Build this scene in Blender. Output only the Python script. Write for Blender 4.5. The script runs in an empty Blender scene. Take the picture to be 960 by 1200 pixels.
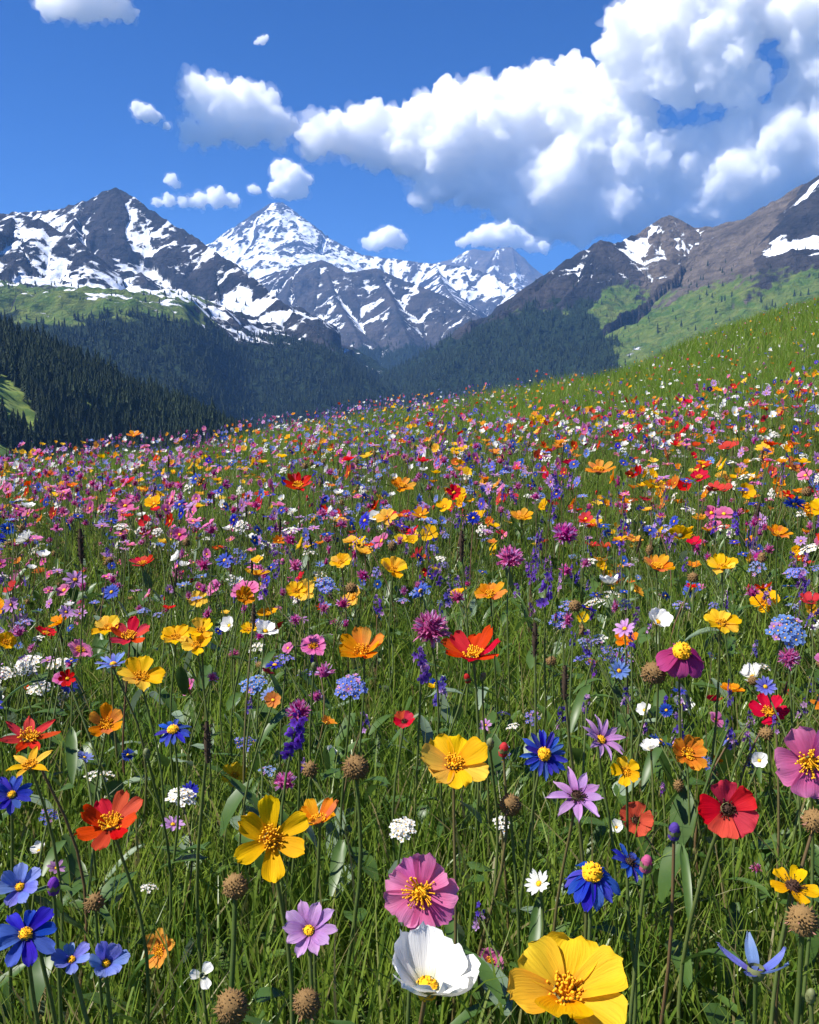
import bpy, bmesh, math, random, os
import numpy as np
from mathutils import Vector, Matrix

rnd = random.Random(7)
RNG = np.random.default_rng(11)
C = bpy.context.scene.collection
SC = bpy.context.scene
R = math.radians

# ------------------------------------------------------------------ camera
F_PX, CXP, CYP = 1039.0, 480.0, 600.0          # focal length and centre in photograph pixels
EYE = 0.74
PITCH = math.atan(120.0 / F_PX)
cam_d = bpy.data.cameras.new('camera')
cam_d.sensor_fit = 'VERTICAL'
cam_d.sensor_height = 24.0
cam_d.lens = 24.0 * F_PX / 1200.0
cam_d.clip_start = 0.02
cam_d.clip_end = 90000.0
cam = bpy.data.objects.new('camera', cam_d)
C.objects.link(cam)
cam.location = (0, 0, EYE)
cam.rotation_euler = (math.pi / 2 - PITCH, 0, 0)
SC.camera = cam


def ray(px, py):
    a, b = (px - CXP) / F_PX, (CYP - py) / F_PX
    d = np.array([a, math.cos(PITCH) + b * math.sin(PITCH), -math.sin(PITCH) + b * math.cos(PITCH)])
    return d


def at(px, py, dist):
    """The world point at horizontal distance dist that the photograph shows at (px, py)."""
    d = ray(px, py)
    s = dist / math.hypot(d[0], d[1])
    return np.array([d[0] * s, d[1] * s, EYE + d[2] * s])


# ------------------------------------------------------------------ noise
_perm = np.random.default_rng(5).permutation(256).astype(np.int64)
_perm = np.concatenate([_perm, _perm, _perm])
_ga = np.random.default_rng(6).uniform(0, 2 * np.pi, 256)
_gx, _gy = np.cos(_ga), np.sin(_ga)
_g3 = np.random.default_rng(8).normal(size=(256, 3))
_g3 /= np.linalg.norm(_g3, axis=1)[:, None]


def perlin(x, y, seed=0):
    x = np.asarray(x, float) + seed * 17.31
    y = np.asarray(y, float) + seed * 9.77
    xi, yi = np.floor(x).astype(np.int64), np.floor(y).astype(np.int64)
    xf, yf = x - xi, y - yi
    u = xf * xf * xf * (xf * (xf * 6 - 15) + 10)
    v = yf * yf * yf * (yf * (yf * 6 - 15) + 10)
    xi &= 255
    yi &= 255

    def g(a, b, fx, fy):
        h = _perm[_perm[a & 255] + (b & 255)]
        return _gx[h] * fx + _gy[h] * fy
    n00, n10 = g(xi, yi, xf, yf), g(xi + 1, yi, xf - 1, yf)
    n01, n11 = g(xi, yi + 1, xf, yf - 1), g(xi + 1, yi + 1, xf - 1, yf - 1)
    a = n00 + u * (n10 - n00)
    b = n01 + u * (n11 - n01)
    return (a + v * (b - a)) * 1.41


def perlin3(p, seed=0):
    p = p + seed * 13.7
    i = np.floor(p).astype(np.int64)
    f = p - i
    w = f * f * f * (f * (f * 6 - 15) + 10)
    i &= 255
    out = 0
    for dx in (0, 1):
        for dy in (0, 1):
            for dz in (0, 1):
                h = _perm[_perm[_perm[(i[:, 0] + dx) & 255] + ((i[:, 1] + dy) & 255)] + ((i[:, 2] + dz) & 255)]
                g = _g3[h]
                dot = g[:, 0] * (f[:, 0] - dx) + g[:, 1] * (f[:, 1] - dy) + g[:, 2] * (f[:, 2] - dz)
                ww = (w[:, 0] if dx else 1 - w[:, 0]) * (w[:, 1] if dy else 1 - w[:, 1]) * (w[:, 2] if dz else 1 - w[:, 2])
                out = out + dot * ww
    return out * 1.5


def fbm(x, y, oct=5, seed=0, gain=0.5, lac=2.03):
    a, s, t = 1.0, 0.0, 0.0
    for k in range(oct):
        s = s + a * perlin(x, y, seed + k * 3.1)
        t += a
        a *= gain
        x, y = x * lac, y * lac
    return s / t


def ridged(x, y, oct=4, seed=0, gain=0.5):
    a, s, t = 1.0, 0.0, 0.0
    for k in range(oct):
        s = s + a * (1 - 2 * np.abs(perlin(x, y, seed + k * 2.3)))
        t += a
        a *= gain
        x, y = x * 2.07, y * 2.07
    return s / t


def sstep(a, b, x):
    t = np.clip((x - a) / (b - a), 0, 1)
    return t * t * (3 - 2 * t)


# ------------------------------------------------------------------ materials
def new_mat(name):
    m = bpy.data.materials.new(name)
    m.use_nodes = True
    nt = m.node_tree
    nt.nodes.clear()
    out = nt.nodes.new('ShaderNodeOutputMaterial')
    return m, nt, out


class NT:
    """A little shorthand for building node trees."""

    def __init__(self, nt):
        self.nt = nt

    def n(self, typ, props=None, **ins):
        nd = self.nt.nodes.new(typ)
        for k, v in (props or {}).items():
            setattr(nd, k, v)
        for k, v in ins.items():
            key = int(k[1:]) if k[0] == 'i' and k[1:].isdigit() else k.replace('_', ' ')
            self.set(nd.inputs[key], v)
        return nd

    def set(self, sock, v):
        if isinstance(v, bpy.types.NodeSocket):
            self.nt.links.new(v, sock)
        elif isinstance(v, (tuple, list)) and len(v) == 3 and sock.type == 'RGBA':
            sock.default_value = (*v, 1)
        else:
            sock.default_value = v

    def mix(self, f, a, b, mode='MIX'):
        nd = self.nt.nodes.new('ShaderNodeMix')
        nd.data_type = 'RGBA'
        nd.blend_type = mode
        self.set(nd.inputs[0], f)
        self.set(nd.inputs[6], a)
        self.set(nd.inputs[7], b)
        return nd.outputs[2]

    def math(self, op, a, b=0.0, c=0.0, clamp=False):
        nd = self.nt.nodes.new('ShaderNodeMath')
        nd.operation = op
        nd.use_clamp = clamp
        self.set(nd.inputs[0], a)
        self.set(nd.inputs[1], b)
        self.set(nd.inputs[2], c)
        return nd.outputs[0]

    def ramp01(self, x, lo, hi):
        nd = self.nt.nodes.new('ShaderNodeMapRange')
        nd.interpolation_type = 'SMOOTHSTEP'
        self.set(nd.inputs[0], x)
        nd.inputs[1].default_value = lo
        nd.inputs[2].default_value = hi
        return nd.outputs[0]

    def noise(self, scale, detail=4.0, rough=0.55, vec=None, dist=0.0):
        nd = self.n('ShaderNodeTexNoise', None, Scale=scale, Detail=detail, Roughness=rough, Distortion=dist)
        if vec is not None:
            self.set(nd.inputs['Vector'], vec)
        return nd.outputs[0]


def tag(o, label=None, cat=None, group=None, kind=None):
    if label:
        o['label'] = label
    if cat:
        o['category'] = cat
    if group:
        o['group'] = group
    if kind:
        o['kind'] = kind
    return o


def np_mesh(name, V, F, mats, mat_idx=None, smooth=True, attrs=None, cols=None):
    """A mesh from numpy arrays: V (n,3); F a list of (m,k) index arrays."""
    me = bpy.data.meshes.new(name)
    V = np.ascontiguousarray(V, dtype=np.float32)
    Fs = [np.asarray(f, dtype=np.int32) for f in (F if isinstance(F, list) else [F])]
    Fs = [f for f in Fs if len(f)]
    nl = sum(f.size for f in Fs)
    npoly = sum(len(f) for f in Fs)
    me.vertices.add(len(V))
    me.vertices.foreach_set('co', V.ravel())
    me.loops.add(nl)
    me.polygons.add(npoly)
    me.loops.foreach_set('vertex_index', np.concatenate([f.ravel() for f in Fs]))
    tot = np.concatenate([np.full(len(f), f.shape[1], np.int32) for f in Fs])
    st = np.concatenate([[0], np.cumsum(tot)[:-1]]).astype(np.int32)
    me.polygons.foreach_set('loop_start', st)
    if mat_idx is not None:
        me.polygons.foreach_set('material_index', np.asarray(mat_idx, np.int32))
    me.polygons.foreach_set('use_smooth', np.full(npoly, smooth, bool))
    for m in (mats if isinstance(mats, (list, tuple)) else [mats]):
        me.materials.append(m)
    me.update(calc_edges=True)
    for k, v in (attrs or {}).items():
        a = me.attributes.new(k, 'FLOAT', 'POINT')
        a.data.foreach_set('value', np.ascontiguousarray(v, np.float32))
    for k, v in (cols or {}).items():
        a = me.attributes.new(k, 'FLOAT_COLOR', 'POINT')
        a.data.foreach_set('color', np.ascontiguousarray(v, np.float32).ravel())
    return me


def link(name, me, parent=None):
    o = bpy.data.objects.new(name, me)
    C.objects.link(o)
    if parent is not None:
        o.parent = parent
    return o


def grid_faces(nu, nv):
    i = np.arange((nu - 1) * (nv - 1))
    a = (i // (nv - 1)) * nv + i % (nv - 1)
    return np.stack([a, a + nv, a + nv + 1, a + 1], 1)


# ------------------------------------------------------------------ sun, sky, view
SUN_EL, SUN_AZ = 53.0, -106.0                 # azimuth from the view direction (+Y), negative = left
se, sa = R(SUN_EL), R(SUN_AZ)
SUN_DIR = Vector((math.sin(sa) * math.cos(se), math.cos(sa) * math.cos(se), math.sin(se)))
sun_d = bpy.data.lights.new('sun', 'SUN')
sun_d.energy = 5.0
sun_d.angle = R(0.5)
sun_d.color = (1.0, 0.95, 0.87)
sun = bpy.data.objects.new('sun', sun_d)
C.objects.link(sun)
sun.rotation_euler = (-SUN_DIR).to_track_quat('-Z', 'Y').to_euler()

w = bpy.data.worlds.new('World')
SC.world = w
w.use_nodes = True
wt = w.node_tree
wt.nodes.clear()
sky = wt.nodes.new('ShaderNodeTexSky')
sky.sky_type = 'NISHITA'
sky.sun_disc = False
sky.sun_elevation = se
sky.sun_rotation = sa
sky.altitude = 2200
sky.air_density = 1.0
sky.dust_density = 1.0
sky.ozone_density = 1.6
bg = wt.nodes.new('ShaderNodeBackground')
bg.inputs['Strength'].default_value = 0.050
hs = wt.nodes.new('ShaderNodeHueSaturation')
hs.inputs['Saturation'].default_value = 1.42
wo = wt.nodes.new('ShaderNodeOutputWorld')
wt.links.new(sky.outputs[0], hs.inputs['Color'])
tint = wt.nodes.new('ShaderNodeMix')
tint.data_type = 'RGBA'
tint.blend_type = 'MULTIPLY'
tint.inputs[0].default_value = 1.0
tint.inputs[7].default_value = (0.44, 0.80, 1.22, 1)
wt.links.new(hs.outputs[0], tint.inputs[6])
wt.links.new(tint.outputs[2], bg.inputs['Color'])
wt.links.new(bg.outputs[0], wo.inputs['Surface'])

SC.view_settings.view_transform = 'Standard'
SC.view_settings.look = 'None'
SC.view_settings.gamma = 1.0
SC.view_settings.exposure = 0.97
SC.view_settings.use_curve_mapping = False
SC.render.engine = 'CYCLES'
SC.cycles.use_denoising = True
SC.cycles.max_bounces = 48
SC.cycles.diffuse_bounces = 4
SC.cycles.glossy_bounces = 2
SC.cycles.transmission_bounces = 5
SC.cycles.transparent_max_bounces = 8
SC.cycles.volume_bounces = 48
SC.cycles.use_adaptive_sampling = True
SC.cycles.adaptive_threshold = 0.015

# ------------------------------------------------------------------ mountains
def terrain(name, ridges, box, res, base, prof, gul=0.16, warp=70.0, seed=0, remap=None, bg=None):
    """A height field over box: the highest of the slopes that fall away from every ridge line."""
    x0, x1, y0, y1 = box
    nx, ny = int((x1 - x0) / res) + 1, int((y1 - y0) / res) + 1
    X, Y = np.meshgrid(np.linspace(x0, x1, nx), np.linspace(y0, y1, ny), indexing='ij')
    segs = []
    for k, (rd, steep) in enumerate(ridges):
        P = [at(*p) for p in rd]
        s = 0.0
        for a, b in zip(P[:-1], P[1:]):
            L = math.hypot(b[0] - a[0], b[1] - a[1])
            segs.append((a, b, s, L, k, steep))
            s += L
    wx = warp * fbm(X / 520, Y / 520, 3, seed + 1)
    wy = warp * fbm(X / 520, Y / 520, 3, seed + 2)
    # distance without warp to fade the warp in away from the crest
    H = np.full(X.shape, -1e9)
    S = np.zeros(X.shape)
    D = np.zeros(X.shape)

    def nearest(XX, YY, H, S, D):
        for a, b, s0, L, k, steep in segs:
            dx, dy = (b[0] - a[0]) / L, (b[1] - a[1]) / L
            t = np.clip((XX - a[0]) * dx + (YY - a[1]) * dy, 0, L)
            d = np.hypot(XX - a[0] - t * dx, YY - a[1] - t * dy)
            h = a[2] + (b[2] - a[2]) * t / L - prof(d) * steep
            m = h > H
            H = np.where(m, h, H)
            S = np.where(m, s0 + t + k * 3777.0, S)
            D = np.where(m, d, D)
        return H, S, D
    _, _, d0 = nearest(X, Y, H, S, D)
    f = sstep(0, 220, d0)
    H, S, D = nearest(X + wx * f, Y + wy * f, H, S, D)
    am = np.minimum(D, 380.0)
    wob = 55 * fbm(X / 260, Y / 260, 3, seed + 5)
    g1 = 1 - 2 * np.abs(perlin((S + wob) / 300, D / 2600, seed + 11))
    g2 = 1 - 2 * np.abs(perlin((S + wob) / 120, D / 1100, seed + 12))
    g3 = 1 - 2 * np.abs(perlin((S + wob * .6) / 52, D / 420, seed + 13))
    G = (0.55 * g1 + 0.33 * g2 + 0.17 * g3) - 0.35
    H = H + gul * am * G * sstep(0, 60, D)
    if remap is not None:
        H = remap(H, X, Y)
    H = H + 34 * ridged(X / 190, Y / 190, 5, seed + 20, 0.55) * sstep(10, 200, D) + 9 * ridged(X / 60, Y / 60, 3, seed + 23) - 8
    H = np.maximum(H, base + 10 * fbm(X / 300, Y / 300, 3, seed + 30))
    gx, gy = np.gradient(H, (x1 - x0) / (nx - 1), (y1 - y0) / (ny - 1))
    slope = np.hypot(gx, gy)
    # concavity at two scales
    def blur(A, k):
        for ax in (0, 1):
            c = np.cumsum(np.concatenate([np.repeat(np.take(A, [0], ax), k + 1, ax), A, np.repeat(np.take(A, [-1], ax), k, ax)], ax), ax)
            n = A.shape[ax]
            A = (np.take(c, range(2 * k + 1, 2 * k + 1 + n), ax) - np.take(c, range(0, n), ax)) / (2 * k + 1)
        return A
    conc = blur(H, max(2, int(40 / res))) - H
    conc2 = blur(blur(H, max(3, int(110 / res))), max(3, int(110 / res))) - H
    return dict(X=X, Y=Y, H=H, slope=slope, conc=conc, conc2=conc2, D=D, S=S, gx=gx, gy=gy, nx=nx, ny=ny, box=box)


def sample(T, x, y):
    x0, x1, y0, y1 = T['box']
    i = np.clip(np.round((x - x0) / (x1 - x0) * (T['nx'] - 1)).astype(int), 0, T['nx'] - 1)
    j = np.clip(np.round((y - y0) / (y1 - y0) * (T['ny'] - 1)).astype(int), 0, T['ny'] - 1)
    return i, j


def mountain_mat(name, rock1, rock2, snow_sharp=0.09, dark=None):
    m, nt, out = new_mat(name)
    N = NT(nt)
    geo = N.n('ShaderNodeNewGeometry')
    tc = N.n('ShaderNodeTexCoord')
    P = tc.outputs['Object']
    snow = N.n('ShaderNodeAttribute', {'attribute_name': 'snow'}).outputs['Fac']
    grass = N.n('ShaderNodeAttribute', {'attribute_name': 'turf'}).outputs['Fac']
    wood = N.n('ShaderNodeAttribute', {'attribute_name': 'wood'}).outputs['Fac']
    n1 = N.noise(1 / 160.0, 8, 0.62, P, 0.4)
    n2 = N.noise(1 / 24.0, 6, 0.65, P, 0.6)
    n3 = N.noise(1 / 55.0, 6, 0.6, P, 1.0)
    # strata: bands stretched along the slope
    mp = N.n('ShaderNodeMapping', None, Vector=P)
    mp.inputs['Scale'].default_value = (1 / 140.0, 1 / 140.0, 1 / 16.0)
    mp.inputs['Rotation'].default_value = (0.25, 0.3, 0)
    st = N.noise(1.0, 5, 0.6, mp.outputs[0], 0.5)
    rk = N.mix(N.ramp01(n1, 0.36, 0.62), rock1, rock2)
    rk = N.mix(N.math('MULTIPLY', N.ramp01(st, 0.45, 0.7), 0.6), rk, tuple(c * 0.55 for c in rock1))
    rk = N.mix(N.math('MULTIPLY', N.ramp01(n2, 0.5, 0.75), 0.5), rk, tuple(c * 1.35 for c in rock2))
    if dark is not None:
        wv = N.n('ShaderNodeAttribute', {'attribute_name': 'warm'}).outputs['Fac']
        dk = N.mix(N.ramp01(n1, 0.36, 0.62), dark[0], dark[1])  # dark rock, also the painted shade on the face right of the spur
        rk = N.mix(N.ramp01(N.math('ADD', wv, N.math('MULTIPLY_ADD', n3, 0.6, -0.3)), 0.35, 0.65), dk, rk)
    gr = N.mix(N.ramp01(n3, 0.35, 0.65), (0.070, 0.135, 0.020), (0.150, 0.190, 0.040))
    gr = N.mix(N.math('MULTIPLY', N.ramp01(n2, 0.5, 0.7), 0.5), gr, (0.050, 0.095, 0.020))
    gm = N.ramp01(N.math('ADD', grass, N.math('MULTIPLY_ADD', n2, 0.5, -0.25)), 0.4, 0.6)
    col = N.mix(gm, rk, gr)
    wm = N.ramp01(N.math('ADD', wood, N.math('MULTIPLY_ADD', n2, 0.8, -0.4)), 0.42, 0.58)
    col = N.mix(wm, col, (0.014, 0.03, 0.013))
    jit = N.math('MULTIPLY_ADD', n2, 1.10, -0.55)
    jit2 = N.math('MULTIPLY_ADD', n3, 0.50, -0.25)
    sm = N.ramp01(N.math('ADD', N.math('ADD', snow, jit), jit2), 0.5 - snow_sharp, 0.5 + snow_sharp)
    col = N.mix(sm, col, (0.76, 0.79, 0.84))
    bs = N.n('ShaderNodeBsdfPrincipled', None, Base_Color=col, Roughness=0.9)
    bs.inputs['Specular IOR Level'].default_value = 0.15
    hgt = N.math('ADD', N.math('MULTIPLY', n2, 1.6), N.math('MULTIPLY', st, 0.5))
    hgt = N.math('MULTIPLY', hgt, N.math('SUBTRACT', 1.0, N.math('MULTIPLY', sm, 0.8)))
    bp = N.n('ShaderNodeBump', None, Strength=1.0, Distance=17.0, Height=hgt)
    nt.links.new(bp.outputs[0], bs.inputs['Normal'])
    nt.links.new(bs.outputs[0], out.inputs['Surface'])
    return m


def build_terrain(name, T, mat, label, masks, cut=-640.0):
    """Link the height field, leaving out what lies flat on the valley floor."""
    V = np.stack([T['X'].ravel(), T['Y'].ravel(), T['H'].ravel()], 1)
    F = grid_faces(T['nx'], T['ny'])
    keep = (V[F, 2] > cut).any(1)
    F = F[keep]
    used = np.zeros(len(V), bool)
    used[F.ravel()] = True
    idx = np.cumsum(used) - 1
    me = np_mesh(name, V[used], idx[F], mat, attrs={k: v.ravel()[used] for k, v in masks.items()})
    o = link(name, me)
    return tag(o, label, 'mountain', None, 'structure')


VALLEY = -700.0
KF = F_PX


def ytan(y):
    return (480.0 - y) / KF


# -- left massif: dark pyramid above a green shelf
def prof_alpine(d):
    return 0.95 * np.minimum(d, 260) + 0.62 * np.clip(d - 260, 0, 500) + 0.5 * np.clip(d - 760, 0, None)


L_r = [
    ([(-420, 330, 4400), (-250, 292, 4100), (-120, 262, 3800), (-20, 250, 3650), (45, 245, 3600), (75, 241, 3560), (100, 233, 3530), (135, 217, 3500),
      (170, 241, 3400), (215, 267, 3270), (250, 293, 3140), (290, 319, 3000), (330, 352, 2850), (368, 386, 2700), (400, 416, 2560), (425, 446, 2450), (450, 480, 2330), (480, 520, 2200)], 1.0),
    ([(-320, 300, 3500), (-180, 280, 3300), (-80, 262, 3150), (-20, 248, 3080), (18, 243, 3050), (45, 253, 2990), (75, 270, 2930), (100, 289, 2860)], 0.95),
    ([(135, 217, 3500), (142, 250, 3380), (160, 285, 3250)], 1.15),
    ([(100, 233, 3530), (85, 262, 3350), (95, 290, 3200)], 1.1),
    ([(165, 316, 2860), (172, 326, 2800), (180, 350, 2700)], 0.7),
    ([(18, 243, 3050), (20, 280, 2900), (45, 320, 2760)], 1.0),
]


def remap_left(H, X, Y):
    f = 1 - sstep(-14.5, -9.5, np.degrees(np.arctan2(X, Y)))
    zi = np.array([-3000, -700, 60, 330, 520, 1400])
    zo = np.array([-2400, -700, 232, 322, 520, 1400])
    return H + f * (np.interp(H + 25 * fbm(X / 400, Y / 400, 3, 77), zi, zo) - H)


QUICK = os.environ.get('QUICK') == '1'
RS = 2.0 if QUICK else 1.0
TL = terrain('mountain', L_r, (-3100, 500, 1500, 4600), 5.0 * RS, VALLEY, prof_alpine, 0.27, 75, 3, remap_left)
H, X, Y, sl, co, co2, D = (TL[k] for k in ('H', 'X', 'Y', 'slope', 'conc', 'conc2', 'D'))
nz = fbm(X / 330, Y / 330, 4, 41)
nl = fbm(X / 150, Y / 60, 4, 42)
nss = 0.45 * fbm(X / 60, Y / 30, 3, 44) + 0.6 * perlin(TL['S'] / 42, D / 300, 45) + 0.5 * perlin(TL['S'] / 16, D / 110, 46)
band = sstep(235, 330, H) * (1 - sstep(620, 820, H))
snow = 0.30 + 0.022 * np.clip(co, -12, 12) + 0.002 * np.clip(co2, -40, 40) + 0.45 * nz * (0.5 + 0.5 * band) + 0.60 * nl * (.6 + 0.7 * band) + 1.0 * nss + 0.26 * band - 0.40 * np.clip(sl - 0.85, -0.4, 1) - 0.16 * (1 - sstep(230, 330, H)) - 0.5 * (1 - sstep(120, 200, H))
snow -= 0.22 * sstep(640, 860, H)
shelf = sstep(222, 245, H) * (1 - sstep(335, 370, H))
snow += shelf * (0.95 * fbm(X / 120, Y / 34, 4, 47) + 0.16)
turf = 1.10 - sstep(255, 370, H + 80 * nz + 60 * nl) * 1.1 - 0.45 * np.clip(sl - 0.7, 0, 2) + 0.3 * nl
wood = 1.05 - sstep(150, 245, H + 70 * nz + 60 * nl) + 0.2 * nss
azl = np.degrees(np.arctan2(X, Y))
turf -= 1.2 * sstep(-13.5, -10.5, azl)
wood = wood - 0.0
WOOD_L = wood
build_terrain('mountain', TL, mountain_mat('left_rock', (0.017, 0.021, 0.031), (0.048, 0.046, 0.053)),
              'dark pyramid-shaped mountain with snow streaks and a green shelf above the forest', dict(snow=snow, turf=turf, wood=wood))

# -- right massif: brown slope running up out of the picture
R_r = [
    ([(430, 505, 2200), (475, 470, 2320), (520, 432, 2450), (560, 399, 2560), (600, 366, 2680), (632, 339, 2780), (665, 302, 2920), (690, 289, 2970), (705, 278, 3000), (722, 284, 3030), (745, 273, 3110),
      (785, 249, 3200), (812, 266, 3200), (840, 263, 3150), (872, 254, 3100), (910, 232, 3000), (960, 204, 2900), (1010, 182, 2850), (1080, 196, 2900), (1250, 230, 3100), (1450, 250, 3300)], 1.0),
    ([(960, 204, 2900), (940, 245, 2760), (924, 290, 2600), (895, 325, 2470), (850, 360, 2330), (800, 395, 2200)], 1.0),
    ([(1010, 182, 2850), (1000, 250, 2650), (985, 310, 2450)], 1.0),
    ([(705, 278, 3000), (690, 315, 2850), (660, 350, 2680), (630, 390, 2520)], 1.05),
    ([(785, 249, 3200), (762, 290, 3010), (728, 330, 2850), (705, 365, 2680), (700, 400, 2500)], 1.0),
    ([(872, 254, 3100), (842, 300, 2880), (800, 345, 2650)], 0.8),
]
TR = terrain('mountain', R_r, (-200, 3300, 1350, 4300), 5.0 * RS, VALLEY, lambda d: 0.80 * np.minimum(d, 300) + 0.62 * np.clip(d - 300, 0, None), 0.25, 60, 9)
H, X, Y, sl, co, co2, D = (TR[k] for k in ('H', 'X', 'Y', 'slope', 'conc', 'conc2', 'D'))
nz = fbm(X / 330, Y / 330, 4, 51)
nl = fbm(X / 120, Y / 80, 4, 52)
nss = 0.45 * fbm(X / 60, Y / 30, 3, 54) + 0.6 * perlin(TR['S'] / 42, D / 300, 55) + 0.5 * perlin(TR['S'] / 16, D / 110, 56)
az = np.degrees(np.arctan2(X, Y))
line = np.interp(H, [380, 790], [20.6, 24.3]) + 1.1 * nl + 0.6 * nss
shaded_face = sstep(-0.35, 0.5, az - line)  # face right of the spur: its shade is painted in as darker rock
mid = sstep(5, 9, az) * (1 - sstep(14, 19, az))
snow = 0.20 + 0.028 * np.clip(co, -12, 12) + 0.004 * np.clip(co2, -40, 40) + 0.5 * nz + 0.5 * nl + 0.9 * nss + 0.30 * mid + shaded_face * (-0.16 + 1.5 * nss) - 0.3 * np.clip(sl - 0.85, -0.4, 1) - 0.7 * (1 - sstep(300, 430, H)) - 0.42 * sstep(14.5, 16, az) * (1 - shaded_face)
turf = 0.98 - sstep(180, 390, H + 90 * nz - 70 * sstep(11, 13, az)) * 1.25 - 0.5 * np.clip(sl - 0.8, 0, 2) + 0.3 * nl
wood = 1.05 - sstep(200, 350, H + 80 * nz + 90 * nl + 210 * sstep(11, 14, az) * (1 - sstep(20, 22, az)) + 300 * sstep(17, 18.5, az)) + 0.15 * nss
WOOD_R = wood
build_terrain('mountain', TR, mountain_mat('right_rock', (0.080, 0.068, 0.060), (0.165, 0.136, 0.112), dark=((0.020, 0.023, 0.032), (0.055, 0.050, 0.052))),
              'brown bare mountain slope rising to the upper right above the flower meadow', dict(snow=snow, turf=turf, wood=wood, warm=sstep(12.5, 15.5, az + 1.2 * nl) * (1 - shaded_face) + 0.30 * nz + 0.15 * nss))

# -- snow peak at the head of the valley
C_r = [
    ([(120, 350, 7600), (200, 325, 7500), (250, 285, 7300), (285, 259, 7200), (316, 238, 7050), (331, 236, 7000), (352, 252, 6900), (385, 278, 6800), (425, 298, 6700), (470, 304, 6600), (510, 309, 6500),
      (545, 311, 6400), (580, 322, 6250), (605, 338, 6100), (660, 375, 5800), (760, 420, 5600)], 1.0),
    ([(331, 236, 7000), (340, 270, 6750), (335, 305, 6400)], 1.0),
    ([(316, 238, 7050), (295, 285, 6700), (270, 315, 6400)], 1.0),
    ([(385, 278, 6800), (375, 300, 6500)], 1.0),
    ([(230, 350, 5900), (290, 331, 5700), (318, 319, 5650), (345, 312, 5550), (378, 303, 5450), (408, 319, 5300), (440, 313, 5350), (475, 328, 5250), (520, 345, 5050), (560, 370, 4800), (620, 420, 4500)], 1.05),
    ([(378, 303, 5450), (392, 345, 5100), (415, 385, 4700), (430, 420, 4400)], 1.0),
    ([(440, 313, 5350), (462, 355, 4950), (480, 400, 4500)], 1.0),
    ([(345, 312, 5550), (335, 350, 5200), (345, 395, 4800)], 1.0),
    ([(510, 309, 6500), (520, 335, 6000), (540, 360, 5600)], 0.95),
]
C_r = [([(p[0], p[1], p[2] * 1.25 if p[2] >= 5900 and not (p[1] >= 330 and p[2] < 6000) else p[2]) for p in rd] if rd[0][2] > 6000 else rd, st_) for rd, st_ in C_r]
TC = terrain('mountain', C_r, (-2900, 1900, 3900, 10400), 10.0 * RS, VALLEY, lambda d: 0.92 * np.minimum(d, 500) + 0.7 * np.clip(d - 500, 0, None), 0.28, 95, 15)
H, X, Y, sl, co, co2, D = (TC[k] for k in ('H', 'X', 'Y', 'slope', 'conc', 'conc2', 'D'))
nz = fbm(X / 420, Y / 420, 4, 61)
nl = fbm(X / 160, Y / 100, 4, 62)
nss = 0.4 * fbm(X / 70, Y / 50, 3, 64) + 0.6 * perlin(TC['S'] / 70, D / 500, 65) + 0.4 * perlin(TC['S'] / 32, D / 250, 66)
far = sstep(6300, 6700, Y)
snow = 0.24 + 0.022 * np.clip(co, -16, 16) + 0.002 * np.clip(co2, -60, 60) + 0.4 * nz + 0.45 * nl + 0.95 * nss + 0.16 * far + 0.25 * sstep(800, 1100, H) - 0.30 * np.clip(sl - 0.85, -0.5, 1) - 0.55 * (1 - sstep(260, 470, H)) + 0.10 * (1 - far)
turf = 0.8 - sstep(100, 330, H + 70 * nz) + 0.2 * nl
wood = 1.1 - sstep(190, 390, H + 90 * nz + 60 * nl)
WOOD_C = wood
build_terrain('mountain', TC, mountain_mat('peak_rock', (0.030, 0.036, 0.050), (0.082, 0.076, 0.080)),
              'snow covered peak at the head of the valley behind a lower rocky ridge', dict(snow=snow, turf=turf, wood=wood))

# -- far blue peak
F_r = [([(470, 330, 10700), (505, 309, 10500), (530, 303, 10400), (545, 294, 10250), (556, 291, 10200), (574, 294, 10100), (584, 290, 10050), (600, 289, 10000), (612, 301, 10000), (626, 320, 9900), (650, 345, 9800), (720, 380, 9700)], 1.0),
       ([(584, 290, 10050), (578, 320, 9600), (570, 345, 9200)], 1.0), ([(600, 289, 10000), (606, 330, 9500)], 1.0), ([(552, 292, 10200), (545, 325, 9700)], 1.0)]
F_r = [([(p[0], p[1], p[2] * 1.1) for p in rd], st_) for rd, st_ in F_r]
TF = terrain('mountain', F_r, (-900, 3200, 9300, 12500), 14.0 * RS, VALLEY, lambda d: 0.95 * d, 0.28, 90, 21)
H, X, Y, sl, co, co2, D = (TF[k] for k in ('H', 'X', 'Y', 'slope', 'conc', 'conc2', 'D'))
snow = 0.34 + 0.018 * co + 0.5 * fbm(X / 350, Y / 350, 4, 71) + 0.6 * fbm(X / 120, Y / 120, 3, 72) + 0.7 * perlin(TF['S'] / 90, D / 700, 73) - 0.25 * np.clip(sl - 0.9, -0.5, 1)
build_terrain('mountain', TF, mountain_mat('far_rock', (0.085, 0.080, 0.084), (0.14, 0.125, 0.118)),
              'small faint blue peak far beyond the valley between two ranges', dict(snow=snow, turf=snow * 0 - 1, wood=snow * 0 - 1))

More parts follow.
